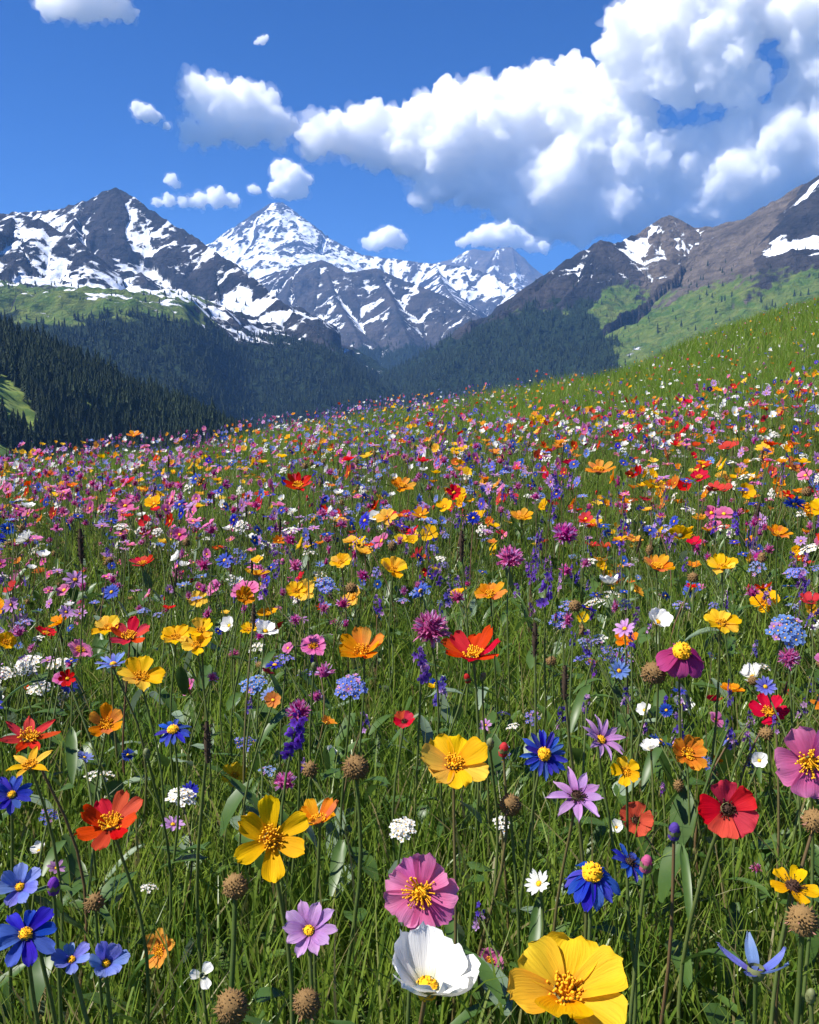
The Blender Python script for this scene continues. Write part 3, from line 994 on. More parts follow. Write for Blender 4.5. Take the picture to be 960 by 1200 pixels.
def head_parts(kind, seed, lod, spec=None):
    """Petals (a list of G) and centre (G) of a daisy-like head of radius 1."""
    k = dict(KINDS[kind])
    k.update(spec or {})
    rg = np.random.default_rng(seed)
    n = int(rg.integers(k['n'][0], k['n'][1] + 1))
    nu, nv = ((9, 7), (5, 3), (3, 2))[lod]
    ps = []
    asym = k.get('asym', 0.0)
    for j in range(n):
        a = 2 * math.pi * j / n + rg.uniform(-.5, .5) * 1.1 / n
        l = rg.uniform(.86, 1.06)
        ri = k['rise'] + rg.uniform(-.16, .16) + asym * math.cos(a)
        V, F, t, s = petal(rg, .95 * l, k['W'] * rg.uniform(.88, 1.08), k['shape'], ri + (0.05 if j % 2 else -0.03), k['curl'] + rg.uniform(-.25, .25), k['cup'] * rg.uniform(.6, 1.3), k['notch'], .12, .07, nu, nv)
        V = V + (0, 0, 0.012 * (j % 2) + 0.004 * j / n)
        V = V @ rot('X', rg.uniform(-.14, .14))[:3, :3].T @ rot('Z', a)[:3, :3].T
        ps.append(G().add(V, F, k['col'], t, s))
    c = G()
    r = k['r']
    d = k['disc']
    if d == 'stamens':
        if lod == 0:
            v, f = blob(r * .9, r * .55, 12, 4, rg, .12)
            c.add(v, f, 'disc')
            stamens(c, rg, 52, r * 1.15, r * 1.4)
        elif lod == 1:
            v, f = blob(r * 1.25, r * 1.0, 7, 3, rg, .25)
            c.add(v, f, 'disc')
        else:
            v, f = blob(r * 1.3, r * 1.1, 4, 2)
            c.add(v, f, 'disc')
    elif d in ('dome', 'darkdome'):
        m_ = 'disc' if d == 'dome' else 'dark'
        sg, rn = ((16, 7), (7, 3), (4, 2))[lod]
        v, f = blob(r * 1.1, r * 1.05, sg, rn, rg, (.07, .08, 0)[lod])
        c.add(v, f, m_)
        if lod == 0:
            for q in range(70):      # florets of the dome
                a, b = rg.uniform(0, 6.28), math.acos(rg.uniform(.05, 1))
                p = np.array([math.sin(b) * math.cos(a), math.sin(b) * math.sin(a), math.cos(b)]) * r * 1.1
                kk = r * .13
                V = [p + (kk, 0, 0), p + (-kk, 0, 0), p + (0, kk, 0), p + (0, -kk, 0), p * 1.16 + (0, 0, kk)]
                c.add(V, [(0, 2, 4), (2, 1, 4), (1, 3, 4), (3, 0, 4)], m_)
            if d == 'darkdome':
                stamens(c, rg, 26, r * 1.25, r * 1.1, 'dark')
    # calyx under the head
    sg, rn = ((10, 4), (6, 2), (3, 1))[lod]
    v, f = blob(.20, .22, sg, rn)
    v = v * (1, 1, -1) + (0, 0, .03)
    c.add(v, f[:, ::-1], 'bud')
    return ps, c


def globe(kind, seed, lod):
    """Heads that are not daisies: clover, yarrow, forget-me-not, bellflower, seed head, bud, spike."""
    rg = np.random.default_rng(seed)
    g = G()

    def tuft(n, r, L, W, mat, low=-.5, mats=None):
        for q in range(n):
            z = rg.uniform(low, 1)
            a = rg.uniform(0, 6.28)
            d = np.array([math.sqrt(1 - z * z) * math.cos(a), math.sqrt(1 - z * z) * math.sin(a), z])
            V, F, t, s = petal(rg, L * rg.uniform(.7, 1.2), W, 'point', 1.35, -.5, .3, 0, .1, 0, 3 if lod else 4, 3 if lod < 2 else 2)
            mx = basis(d + (0, 0, .35), rg.uniform(0, 6.28))
            V = V @ mx[:3, :3].T + d * r
            g.add(V, F, mats[int(rg.integers(len(mats)))] if mats else mat, t, s)

    def floret(p, d, r, mat, n=5, eye=True):
        mx = trs(p, r, basis(d, rg.uniform(0, 6.28)))
        for j in range(n):
            V, F, t, s = petal(rg, 1, .50, 'round', .25, .1, .15, 0.05, .05, .03, 3 if lod else 4, 3 if lod < 2 else 2)
            V = V @ rot('Z', 2 * math.pi * j / n)[:3, :3].T
            g.add(V @ mx[:3, :3].T + mx[:3, 3], F, mat, t, s)
        if eye and lod < 2:
            v, f = blob(.22, .2, 5, 2)
            g.add(v @ mx[:3, :3].T + mx[:3, 3], f, 'disc')

    def twig(p, r=.03):
        d = np.asarray(p, float) - (0, 0, -.9)
        V = []
        for e, base in ((r, np.array([0, 0, -.9])), (r * .6, np.asarray(p, float))):
            V += [base + (e, 0, 0), base + (-e * .5, e * .87, 0), base + (-e * .5, -e * .87, 0)]
        g.add(V, [(0, 1, 4, 3), (1, 2, 5, 4), (2, 0, 3, 5)], 'stem')

    if kind == 'pink_clover':
        v, f = blob(.5, .6, 8 if lod < 2 else 5, 3 if lod < 2 else 2)
        g.add(v, f, 'magenta')
        tuft((150, 46, 14)[lod], .42, (.55, .6, .75)[lod], (.11, .16, .30)[lod], 'pink', mats=['pink', 'pink', 'magenta', 'lilac'])
    elif kind == 'violet_bellflower':
        n = (14, 9, 5)[lod]
        for q in range(n):
            a, z = rg.uniform(0, 6.28), -1.2 + 2.3 * q / (n - 1)
            rr_ = .42 * (1 - .45 * (q / n))
            p = np.array([rr_ * math.cos(a), rr_ * math.sin(a), z])
            floret(p, (math.cos(a), math.sin(a), rg.uniform(-.2, .6)), rg.uniform(.36, .5) * (1 - .3 * q / n), 'violet' if rg.random() < .75 else 'lilac', eye=False)
        V, F = tube(np.array([[0, 0, -1.4], [0, 0, 1.0]]), [.06, .03], 4)
        g.add(V, F, 'stem')
    elif kind in ('white_yarrow', 'forget_me_not'):
        n = (24, 13, 6)[lod]
        for q in range(n):
            a, z = 2.4 * q, (q + .5) / n
            rr_ = .95 * math.sqrt(z)
            p = np.array([rr_ * math.cos(a), rr_ * math.sin(a), .35 * (1 - z) + rg.uniform(-.12, .12)])
            if lod < 2:
                twig(p)
            floret(p, (p[0] * .6 + rg.uniform(-.3, .3), p[1] * .6 + rg.uniform(-.3, .3), 1), rg.uniform(.22, .34) * (1 if lod < 2 else 1.5), 'white' if kind == 'white_yarrow' else ('sky' if rg.random() < .8 else 'lilac'), eye=True)
    elif kind == 'dry_seed_head':
        sg, rn = ((14, 7), (8, 4), (5, 2))[lod]
        ht_ = .78 + .25 * rg.random()
        v, f = blob(.80, ht_, sg, rn, rg, .13)
        v2 = v * (1, 1, -.75)
        g.add(v, f, 'seed')
        g.add(v2, f[:, ::-1], 'seed')
        for q in range((190, 60, 16)[lod]):
            z = 1 - 2 * (q + .5) / (190, 60, 16)[lod]
            a = 2.39996 * q
            d = np.array([math.sqrt(1 - z * z) * math.cos(a), math.sqrt(1 - z * z) * math.sin(a), z * .92])
            e = (.085, .14, .26)[lod] * rg.uniform(.8, 1.2)
            mx = basis(d)[:3, :3]
            V = np.array([(e, 0, 0), (-e, 0, 0), (0, e, 0), (0, -e, 0), (e * .3, 0, e * rg.uniform(1.0, 4.2))]) @ mx.T + d * (.77, .77, .97 * ht_ if z > 0 else .60)
            g.add(V, [(0, 2, 4), (2, 1, 4), (1, 3, 4), (3, 0, 4)], 'seed')
        for q in range((46, 12, 0)[lod]):      # dry bracts
            z, a = rg.uniform(-.9, .6), rg.uniform(0, 6.28)
            d = np.array([math.sqrt(1 - z * z) * math.cos(a), math.sqrt(1 - z * z) * math.sin(a), z])
            V, F, t, s = petal(rg, rg.uniform(.22, .52), rg.uniform(.05, .10), 'point', .9, rg.uniform(-.8, .6), .4, 0, .2, 0, 4, 3)
            mx = basis(d + (0, 0, .5), rg.uniform(0, 6.28))
            g.add(V @ mx[:3, :3].T + d * .72, F, 'seed' if rg.random() < .7 else 'seedpink', t, s)
    elif kind == 'plantain_spike':
        sg, rn = ((9, 12), (6, 6), (4, 3))[lod]
        V, F = tube(np.stack([np.zeros(rn), np.zeros(rn), np.linspace(-1, 1, rn)], 1), [.125 * math.sin(.35 + 2.5 * i / rn) * rg.uniform(.85, 1.2) + .03 for i in range(rn)], sg)
        g.add(V, F, 'spike')
        for q in range((60, 20, 0)[lod]):
            z, a = rg.uniform(-.9, .9), rg.uniform(0, 6.28)
            p = np.array([.15 * math.cos(a), .15 * math.sin(a), z])
            d = np.array([math.cos(a), math.sin(a), .5])
            V = np.array([p + (0, 0, .05), p - (0, 0, .05), p + d * .12])
            g.add(V, [(0, 1, 2)], 'spike')
    elif kind == 'flower_bud':
        v, f = blob(.62, .7, (10, 7, 4)[lod], (6, 4, 2)[lod])
        up = v * (1, 1, 1.7)
        g.add(up, f, ('violet', 'pink', 'bud', 'bud', 'red')[seed % 5], np.full(len(v), .5), v[:, 0])
        g.add(v * (1.06, 1.06, -1.0), f[:, ::-1], 'bud')
        if lod < 2:
            for j in range(5):
                V, F, t, s = petal(rg, 1.0, .34, 'point', 1.2, .35, .3, 0, .05, .42, 4, 3)
                g.add(V @ rot('Z', 1.2566 * j)[:3, :3].T + (0, 0, -.35), F, 'bud', t, s)
    return g


def tube(P, rad, seg=6):
    P = np.asarray(P, float)
    n = len(P)
    d = np.gradient(P, axis=0)
    d /= np.linalg.norm(d, axis=1)[:, None]
    ref = np.where(np.abs(d[:, :1]) > .9, np.array([[0, 1, 0]]), np.array([[1, 0, 0]]))
    u = np.cross(d, ref)
    u /= np.linalg.norm(u, axis=1)[:, None]
    w_ = np.cross(d, u)
    a = np.arange(seg) * 2 * math.pi / seg
    rad = np.asarray(rad, float)
    V = P[:, None, :] + rad[:, None, None] * (np.cos(a)[None, :, None] * u[:, None, :] + np.sin(a)[None, :, None] * w_[:, None, :])
    i = np.arange((n - 1) * seg)
    r_, c_ = i // seg, i % seg
    F = np.stack([r_ * seg + c_, r_ * seg + (c_ + 1) % seg, (r_ + 1) * seg + (c_ + 1) % seg, (r_ + 1) * seg + c_], 1)
    return V.reshape(-1, 3), F


def stem_geo(rg, top, r0, r1, n, seg, end_dir=None):
    """A slightly bowed stalk from the origin to top; end_dir bends its last bit towards the head."""
    top = np.asarray(top, float)
    t = np.linspace(0, 1, n)[:, None]
    L = np.linalg.norm(top)
    b = rg.normal(size=3) * (.04, .04, 0) * L
    P = top * t + b * np.sin(math.pi * t) + (rg.normal(size=3) * (.012, .012, 0) * L) * np.sin(2 * math.pi * t)
    if end_dir is not None:
        P = P - np.asarray(end_dir) * (.06 * L) * np.clip((t - .75) / .25, 0, 1) * (1 - t) * 4
    return P, *tube(P, np.linspace(r0, r1, n), seg)


def blade_leaf(rg, L, W, rise, curl, nu=6, nv=3, shape='narrow'):
    V, F, t, s = petal(rg, L, W, shape, rise, curl, .5, 0, .08, 0.0, nu, nv)
    return V, F, t, s

# ------------------------------------------------------------------ the large flowers, one by one
SUNW = np.array([SUN_DIR.x, SUN_DIR.y, SUN_DIR.z])


def ground_hit(px, py, h):
    """Where the line of sight through (px, py) passes h above the ground."""
    d = ray(px, py)
    s = np.linspace(0.2, 40, 8000) if py < 640 else np.linspace(0.2, 6, 6000)
    x, y, z = d[0] * s, d[1] * s, EYE + d[2] * s
    below = z - h < ground_z(x, y)
    k = int(np.argmax(below)) if below.any() else len(s) - 1
    return np.array([x[k], y[k], z[k]])


HEROES = []      # (px, py, width, distance, short name): landmarks for the labels of the smaller flowers
HEADS = []       # what may not be covered by the scattered flowers
hero_rg = np.random.default_rng(77)


def child(name, me, root, mx=None):
    o = link(name, me, root)
    if mx is not None:
        o.matrix_local = Matrix(mx.tolist())
    return o


def root_at(name, p):
    e = bpy.data.objects.new(name, None)
    e.empty_display_size = 0.05
    C.objects.link(e)
    e.location = tuple(p)
    return e


def hero(kind, px, py, wd, face, label, short=None, h=0.36, spec=None, leaves=1, lean=(0, 0), seed=None, stemr=1.0, cat='flower', count=None, group=None):
    seed = len(HEADS) * 13 + 5 if seed is None else seed
    rg = np.random.default_rng(seed)
    hp = ground_hit(px, py, h)
    dist = np.linalg.norm(hp - (0, 0, EYE))
    dep = project(hp[0], hp[1], hp[2])[2]
    ri_ = {**KINDS.get(kind, {}), **(spec if isinstance(spec, dict) else {})}
    Rr = wd * dep / F_PX / 2 / (0.96 * max(.62, math.cos(ri_.get('rise', .3) + ri_.get('curl', 0) * .5)))
    gx, gy = hp[0] + lean[0] + rg.uniform(-.02, .02), hp[1] + lean[1] + rg.uniform(0, .03)
    gz = float(ground_z(gx, gy)) - .005
    root = root_at(kind, (gx, gy, gz))
    face = np.asarray(face, float) / np.linalg.norm(face)
    top = hp - (gx, gy, gz)
    hm_ = trs(top, Rr, basis(face, rg.uniform(0, 6.28)))
    P, V, F = stem_geo(rg, top - face * Rr * .16, .0021 * stemr, .0014 * stemr, 10, 7, face)
    child('stem', G().add(V, F, 'stem').mesh('stem', np.full(len(V), rg.random())), root)
    lod = 0 if wd > 24 else 1
    if kind in KINDS:
        ps, c = head_parts(kind, seed, lod, spec)
        he = bpy.data.objects.new('flower_head', None)
        he.empty_display_size = 0.02
        C.objects.link(he)
        he.parent = root
        he.matrix_local = Matrix(hm_.tolist())
        rv = rg.random()
        for g in ps:
            child('petal', g.mesh('petal', np.full(g.n, rv - .02 + .04 * rg.random())), he)
        child('disc', c.mesh('disc'), he)
    else:
        g = globe(kind, spec if isinstance(spec, int) else seed, lod)
        child('flower_head', g.mesh('flower_head', np.full(g.n, rg.random())), root, hm_)
    for q in range(leaves):
        t = rg.uniform(.25, .7)
        p = P[int(t * 9)]
        V, F, a, b = blade_leaf(rg, rg.uniform(.05, .10), rg.uniform(.004, .009), rg.uniform(.5, 1.1), rg.uniform(-1.2, -.3))
        m_ = trs(p, 1, rot('Z', rg.uniform(0, 6.28)))
        child('leaf', G().add(V, F, 'leaf', a, b).mesh('leaf', np.full(len(V), rg.random())), root, m_)
    tag(root, label, cat, group)
    HEADS.append((px, py, wd / 2 + 3, dist))
    if short:
        HEROES.append((px, py, wd, dist, short))
    KCOUNT[kind] = KCOUNT.get(kind, 0) + 1
    return root


KCOUNT = {}
CAMF = (0.0, -1.0, 0.45)
UPC = (0.0, -0.55, 1.0)
hero('yellow_cosmos', 662, 1166, 132, (.05, -.38, .95), 'largest yellow flower, wide open at the bottom edge, with broad deep petals', 'largest yellow flower', .42, dict(n=(6, 6), W=.56, cup=.32, rise=.50, col='yellow', notch=.12), 2)
hero('white_cosmos', 500, 1160, 98, (.16, -.20, 1), 'big white cup-shaped flower with a yellow centre near the bottom edge', 'big white cup flower', .40, dict(n=(8, 8), W=.46, rise=.62, cup=.3, curl=.25), 2)
hero('pink_cosmos', 493, 1045, 90, (-.22, -1, .55), 'magenta-pink cosmos facing the viewer with a shaggy golden centre', 'magenta-pink cosmos facing the viewer', .38, dict(n=(9, 9), W=.42, rise=.16, r=.22, curl=-.1), 2)
hero('yellow_cosmos', 318, 984, 90, (.28, -.75, .6), 'golden yellow flower with six spaced petals above the faded pink seed head', 'golden six-petalled flower', .40, dict(n=(6, 6), W=.36, shape='broad', rise=.30, curl=.15, r=.16), 2, stemr=1.2)
hero('red_anemone', 131, 968, 76, (.05, -.42, .9), 'bright red flower with a yellow centre held flat low on the left', 'bright red flower low on the left', .37, dict(n=(8, 8), W=.34, rise=.34, notch=.15), 1)
hero('red_anemone', 374, 964, 54, (-.2, -.15, 1), 'orange-red flower seen edge-on right behind the golden six-petalled flower', None, .36, dict(n=(8, 8), W=.30, rise=.45, col='orange'), 1)
hero('yellow_cosmos', 532, 897, 80, (.02, -.50, .85), 'wide clear yellow flower standing alone in the middle of the foreground', 'wide yellow flower in the middle', .37, dict(n=(7, 7), W=.50, rise=.38, cup=.2), 1)
hero('periwinkle_daisy', 637, 884, 58, (.25, -.85, .5), 'blue daisy with narrow rays and an orange centre right of the wide yellow flower', 'blue narrow-rayed daisy', .36, dict(n=(18, 18), W=.13, col='blue', r=.24, rise=.2), 1)
hero('lilac_daisy', 676, 934, 70, (-.05, -.45, .9), 'pale pink-lilac daisy with pointed petals and a dark centre', 'pale lilac daisy with a dark centre', .35, dict(n=(9, 9), W=.25, shape='point', disc='darkdome', col='lilac', r=.15, rise=.22, asym=-.15), 1)
hero('lilac_daisy', 703, 868, 62, (.3, -.5, .6), 'ragged lilac flower with twisted petals right of the blue daisy', None, .36, dict(n=(12, 12), W=.17, shape='point', rise=.7, curl=-.9, notch=.1), 1)
hero('red_poppy', 852, 948, 72, (-.18, -1, .50), 'deep red poppy with a dark centre and rounded petals', 'deep red poppy', .38, dict(n=(5, 5), W=.56, rise=.18, curl=.15), 2, stemr=1.15)
hero('pink_cosmos', 950, 893, 84, (-.30, -.95, .15), 'large magenta flower cut by the right edge with broad petals and golden stamens', 'large magenta flower at the right edge', .40, dict(n=(5, 5), W=.62, shape='round', rise=.2, r=.2), 1)
hero('blue_cornflower', 694, 1024, 60, (.0, -.35, .95), 'deep blue flower with drooping petals round a bright yellow button', 'deep blue flower with a yellow button', .36, dict(n=(13, 13), W=.21, rise=-.45, curl=-.5, r=.26), 1)
hero('blue_cornflower', 737, 1011, 48, (.5, -.3, .8), 'deep blue flower partly behind a brown bud, beside the blue flower with yellow button', None, .35, dict(n=(11, 11), W=.2, rise=.1, disc='darkdome'), 1)
hero('yellow_cosmos', 929, 1040, 60, (.1, -.35, .9), 'yellow flower with a black centre and parted petals near the right edge', 'yellow flower with a black centre', .37, dict(n=(5, 5), W=.46, disc='darkdome', r=.24, shape='round', rise=.15), 1)
hero('dry_seed_head', 272, 1181, 38, (0, -.1, 1), 'round brown seed head on a reddish stalk at the bottom edge', 'brown seed head at the bottom edge', .34, None, 0, cat='seed head', stemr=1.4)
hero('dry_seed_head', 360, 1177, 32, (0, -.1, 1), 'brown seed head with a withered purple petal clinging to its side', None, .34, None, 0, cat='seed head', stemr=1.3)
hero('dry_seed_head', 276, 1040, 29, (0, -.1, 1), 'pinkish brown seed head just under the golden six-petalled flower', None, .35, None, 0, cat='seed head', stemr=1.5)
hero('dry_seed_head', 417, 900, 31, (0, -.1, 1), 'brown bristly seed head left of the wide yellow flower in the middle', 'brown bristly seed head', .37, None, 0, cat='seed head', stemr=1.3)
hero('dry_seed_head', 598, 944, 26, (0, -.1, 1), 'small brown seed head below the wide yellow flower, beside a pale tuft', None, .33, None, 0, cat='seed head')
hero('dry_seed_head', 766, 790, 28, (0, -.1, 1), 'brown seed head under the purple flower with drooping petals', None, .36, None, 0, cat='seed head')
hero('dry_seed_head', 941, 1080, 36, (0, -.1, 1), 'brown and magenta thistle-like head at the right edge under the black-centred yellow flower', None, .36, None, 0, cat='seed head', stemr=1.3)
hero('dry_seed_head', 955, 963, 30, (0, -.1, 1), 'brown seed head cut by the right edge below the large magenta flower', None, .36, None, 0, cat='seed head')
hero('dry_seed_head', 112, 1058, 21, (0, -.1, 1), 'small ochre seed head in the shaded grass right of the purple bud', None, .30, None, 0, cat='seed head')
hero('blue_cornflower', 30, 1096, 76, (.25, -.45, .85), 'big dark blue flower with an orange button by the lower left edge', 'big dark blue flower by the lower left edge', .40, dict(n=(9, 9), W=.30, rise=.05, r=.18, shape='broad'), 1)
hero('periwinkle_daisy', 24, 1040, 50, (.1, -.6, .6), 'pale violet-blue flower just above the big dark blue flower', None, .41, dict(n=(7, 7), W=.36, shape='broad', rise=.5), 1)
hero('periwinkle_daisy', 84, 1126, 46, (.1, -.3, .9), 'whitish violet flower with a yellow centre beside the big dark blue flower', 'whitish violet flower', .38, dict(n=(6, 6), W=.4, shape='broad', rise=.4, col='sky', disc='dome'), 0)
hero('periwinkle_daisy', 124, 1130, 44, (.3, -.4, .6), 'pale violet flower with one dark petal touching the whitish violet flower', None, .38, dict(n=(6, 6), W=.4, shape='broad', rise=.75, col='sky'), 1)
hero('flower_bud', 63, 1040, 22, (.1, -.2, 1), 'closed dusky purple bud above the whitish violet flower', None, .38, 0, 0, cat='bud')
hero('white_cosmos', 237, 1143, 32, (.2, -.8, .5), 'small white flower with two spread petals low among broad leaves', None, .24, dict(n=(3, 3), W=.5, rise=.1, disc='none'), 0)
hero('lilac_daisy', 362, 1092, 68, (.05, -.55, .8), 'lilac-purple daisy with an orange centre left of the magenta-pink cosmos', 'lilac-purple daisy', .37, dict(n=(10, 10), W=.24, rise=.45, curl=-.3, r=.17), 1)
hero('periwinkle_daisy', 886, 1140, 84, (.05, .10, 1), 'blue flower with long swept-up petals seen from the side near the lower right corner', 'blue swept-up flower', .36, dict(n=(5, 5), W=.22, shape='point', rise=.30, curl=.6, col='sky', disc='none'), 1)
hero('red_anemone', 555, 770, 70, (-.1, -.28, .95), 'red flower with a yellow middle seen from the side above the wide yellow flower', 'red flower seen from the side', .40, dict(n=(8, 8), W=.36, rise=.42), 1, stemr=1.2)
hero('flower_bud', 548, 796, 12, (-.3, -.2, 1), 'reddish bud under the left petals of the red flower seen from the side', None, .37, 4, 0, cat='bud')
hero('flower_bud', 566, 794, 11, (.3, -.2, 1), 'small pale bud under the right petals of the red flower seen from the side', None, .37, 2, 0, cat='bud')
hero('orange_cosmos', 426, 766, 52, (-.2, -.5, .8), 'orange and flame-coloured flower with upright petals left of the red side-on flower', 'flame-coloured orange flower', .40, dict(n=(9, 9), W=.3, rise=.6), 1)
hero('pink_cosmos', 799, 764, 50, (.0, -.55, .8), 'purple-magenta flower with drooping petals and a raised yellow button', 'purple-magenta flower with a yellow button', .39, dict(n=(6, 6), W=.46, col='magenta', shape='broad', rise=-.55, curl=-.4, disc='dome', r=.26), 1)
hero('yellow_cosmos', 845, 731, 44, (.0, -.45, .85), 'clean yellow flower on a tall stalk just above the purple-magenta flower', 'tall yellow flower above the purple-magenta one', .42, dict(n=(7, 7), W=.44, rise=.3), 1)
hero('yellow_cosmos', 846, 666, 36, (-.2, -.4, .9), 'smaller yellow flower directly above the tall yellow flower among lilac heads', None, .40, None, 1)
hero('yellow_cosmos', 165, 795, 52, (.15, -.40, .9), 'yellow flower leaning right above the blue flower with orange button', 'yellow flower leaning right', .38, dict(n=(7, 7), W=.42, rise=.4), 1)
for _x, _y, _w, _l in ((206, 748, 36, 'left flower of the yellow trio close together on the left side'), (236, 740, 34, 'upper right flower of the yellow trio close together on the left side'), (231, 757, 38, 'lowest flower of the yellow trio close together on the left side')):
    hero('yellow_cosmos', _x, _y, _w, (.05, -.45, .9), _l, 'yellow trio' if _w == 36 else None, .38 + (757 - _y) * .001, None, 0)
hero('red_anemone', 152, 748, 48, (.1, -.35, .9), 'red flower with raised petals between a yellow flower and the yellow trio', 'red flower left of the yellow trio', .38, dict(n=(8, 8), W=.30, rise=.4), 1)
hero('yellow_cosmos', 127, 737, 36, (-.1, -.5, .85), 'yellow flower touching the red flower left of the yellow trio', None, .39, None, 1)
hero('periwinkle_daisy', 133, 780, 42, (.0, -.12, 1), 'periwinkle blue ragged flower seen edge-on left of the yellow leaning flower', None, .37, dict(n=(16, 16), W=.14, rise=.3), 1)
hero('blue_cornflower', 203, 856, 44, (.0, -.4, .9), 'blue flower with a golden button under the yellow leaning flower', 'blue flower with a golden button', .36, dict(n=(13, 13), W=.16, rise=-.1, r=.24), 1)
hero('yellow_cosmos', 36, 899, 56, (-.1, -.35, .9), 'yellow flower with thin petals by the left edge under a pinkish red flower', 'yellow flower by the left edge', .38, dict(n=(6, 6), W=.26, shape='point', rise=.5, curl=-.6), 1)
hero('red_anemone', 34, 866, 70, (.2, -.35, .9), 'pinkish red flower with long spread petals at the left edge', None, .39, dict(n=(7, 7), W=.25, shape='point', rise=.2), 1)
hero('periwinkle_daisy', 14, 932, 48, (.3, -.6, .7), 'mid blue daisy cut by the left edge under the thin-petalled yellow flower', None, .38, dict(n=(12, 12), W=.2, col='blue', rise=.3), 1)
hero('red_anemone', 167, 662, 31, (.0, -.2, .95), 'orange-red flower seen edge-on high on the left above the yellow trio', 'edge-on orange-red flower', .38, None, 1)
hero('yellow_cosmos', 461, 669, 32, (.1, -.6, .8), 'upright yellow flower among blue flowers in the middle of the meadow', 'upright yellow flower among blue ones', .40, dict(rise=.6), 1)
hero('yellow_cosmos', 400, 660, 26, (-.1, -.6, .8), 'smaller yellow flower left of the upright yellow one among blue flowers', None, .39, None, 1)
hero('yellow_cosmos', 734, 904, 34, (-.25, -.8, .5), 'yellow flower facing left beside the ragged lilac flower', None, .33, dict(n=(5, 5), W=.5, shape='round'), 1)
hero('orange_cosmos', 157, 511, 18, (.0, -.3, .9), 'single orange flower standing above the crest against the dark wooded hill', 'orange flower on the left crest', .46, None, 0)
hero('violet_bellflower', 346, 858, 40, (.3, -.3, .9), 'violet spray with a pink top standing in front of the blue cornflowers left of middle', 'violet spray left of middle', .36, None, 1)
hero('pink_clover', 350, 835, 30, (.1, -.4, .9), 'pink ragged head growing out above the violet spray', None, .38, None, 1)
hero('pink_clover', 505, 738, 44, (.0, -.4, .9), 'large pink ragged head above the red flower seen from the side', 'large pink ragged head', .41, None, 1)
hero('violet_bellflower', 492, 775, 30, (-.2, -.3, .9), 'purple spray under the large pink ragged head', None, .38, None, 1)
hero('orange_cosmos', 125, 851, 42, (.2, -.6, .7), 'orange-red flower with one yellow petal left of the blue golden-button flower', None, .36, dict(n=(6, 6), W=.36, rise=.6), 1)
hero('forget_me_not', 922, 740, 38, (-.1, -.7, .7), 'large pale blue cluster with a few pink buds near the right edge', 'pale blue cluster near the right edge', .39, None, 1)
hero('pink_clover', 925, 772, 26, (-.1, -.5, .8), 'magenta bud-like head under the pale blue cluster', None, .36, None, 0)
hero('forget_me_not', 411, 805, 32, (.0, -.6, .8), 'small blue cluster under the flame-coloured orange flower', None, .37, None, 1)
hero('red_poppy', 474, 846, 26, (.0, -.5, .8), 'small dark red flower low between the brown seed head and the purple spray', None, .34, None, 1)
hero('white_cosmos', 632, 1036, 32, (-.5, -.5, .7), 'small white daisy left of the deep blue flower with a yellow button', None, .30, dict(n=(13, 13), W=.16, shape='narrow', rise=.3), 0)
hero('white_yarrow', 472, 972, 28, (.0, -.5, .9), 'loose tuft of tiny white flowers under the wide yellow flower', None, .25, None, 0)
hero('white_yarrow', 588, 966, 20, (.0, -.5, .9), 'pale tuft of tiny white flowers right under the small brown seed head', None, .24, None, 0)
hero('flower_bud', 368, 782, 11, (0, -.3, 1), 'round yellow-green bud on a thin stalk left of the flame-coloured flower', None, .38, 3, 0, cat='bud')
hero('flower_bud', 590, 880, 18, (.1, -.2, 1), 'red-tipped bud between the wide yellow flower and the blue daisy', None, .37, 4, 0, cat='bud')
hero('flower_bud', 574, 873, 15, (.1, -.2, 1), 'grey-green closed bud just right of the wide yellow flower', None, .37, 2, 0, cat='bud')
hero('flower_bud', 172, 884, 13, (.0, -.2, 1), 'green closed bud left of the blue golden-button flower', None, .36, 3, 0, cat='bud')
hero('flower_bud', 757, 1014, 22, (.1, -.2, 1), 'brown-green bud with a pink tip in front of the second deep blue flower', None, .36, 1, 0, cat='bud')
hero('flower_bud', 790, 976, 22, (.0, -.2, 1), 'dusky purple bud left of the deep red poppy', None, .36, 0, 0, cat='bud')
hero('flower_bud', 950, 1168, 18, (.0, -.2, 1), 'pale green bud in the lower right corner', None, .36, 3, 0, cat='bud')
hero('orange_cosmos', 471, 571, 30, (.1, -.5, .8), 'orange flower pair member, taller one, in the upper middle of the meadow', 'orange flower in the upper middle', .42, None, 0)
hero('orange_cosmos', 702, 553, 36, (.0, -.35, .9), 'wide orange flower on a dark stalk in the upper right part of the meadow', 'wide orange flower upper right', .42, None, 0)
hero('red_anemone', 350, 571, 34, (.0, -.6, .8), 'orange-red shaggy flower left of the upper middle orange flower', 'orange-red shaggy flower', .42, dict(n=(12, 12), W=.2, shape='narrow', rise=.5), 0)
hero('orange_cosmos', 611, 608, 27, (.0, -.4, .9), 'orange flower with a darker middle below the wide orange flower, left of it', None, .40, None, 0)
hero('orange_cosmos', 770, 666, 40, (.1, -.3, .9), 'wide orange flower left of the smaller yellow flower above the purple-magenta one', 'wide orange flower left of the yellow one', .39, None, 0)
hero('orange_cosmos', 575, 698, 38, (-.1, -.4, .9), 'orange flower above the red flower seen from the side', None, .40, None, 1)
hero('orange_cosmos', 912, 627, 28, (.0, -.4, .9), 'orange flower over blue petals near the right edge', 'orange flower near the right edge', .40, None, 0)
hero('pink_clover', 598, 655, 32, (.1, -.5, .9), 'magenta ragged head in the middle right above the orange flower', 'magenta ragged head', .42, None, 1)
hero('pink_clover', 662, 626, 30, (.1, -.5, .9), 'bright pink ragged head right of the magenta one', None, .41, None, 0)
hero('violet_bellflower', 640, 690, 26, (.1, -.2, .95), 'deep purple spray right of the magenta ragged head', None, .40, None, 0)
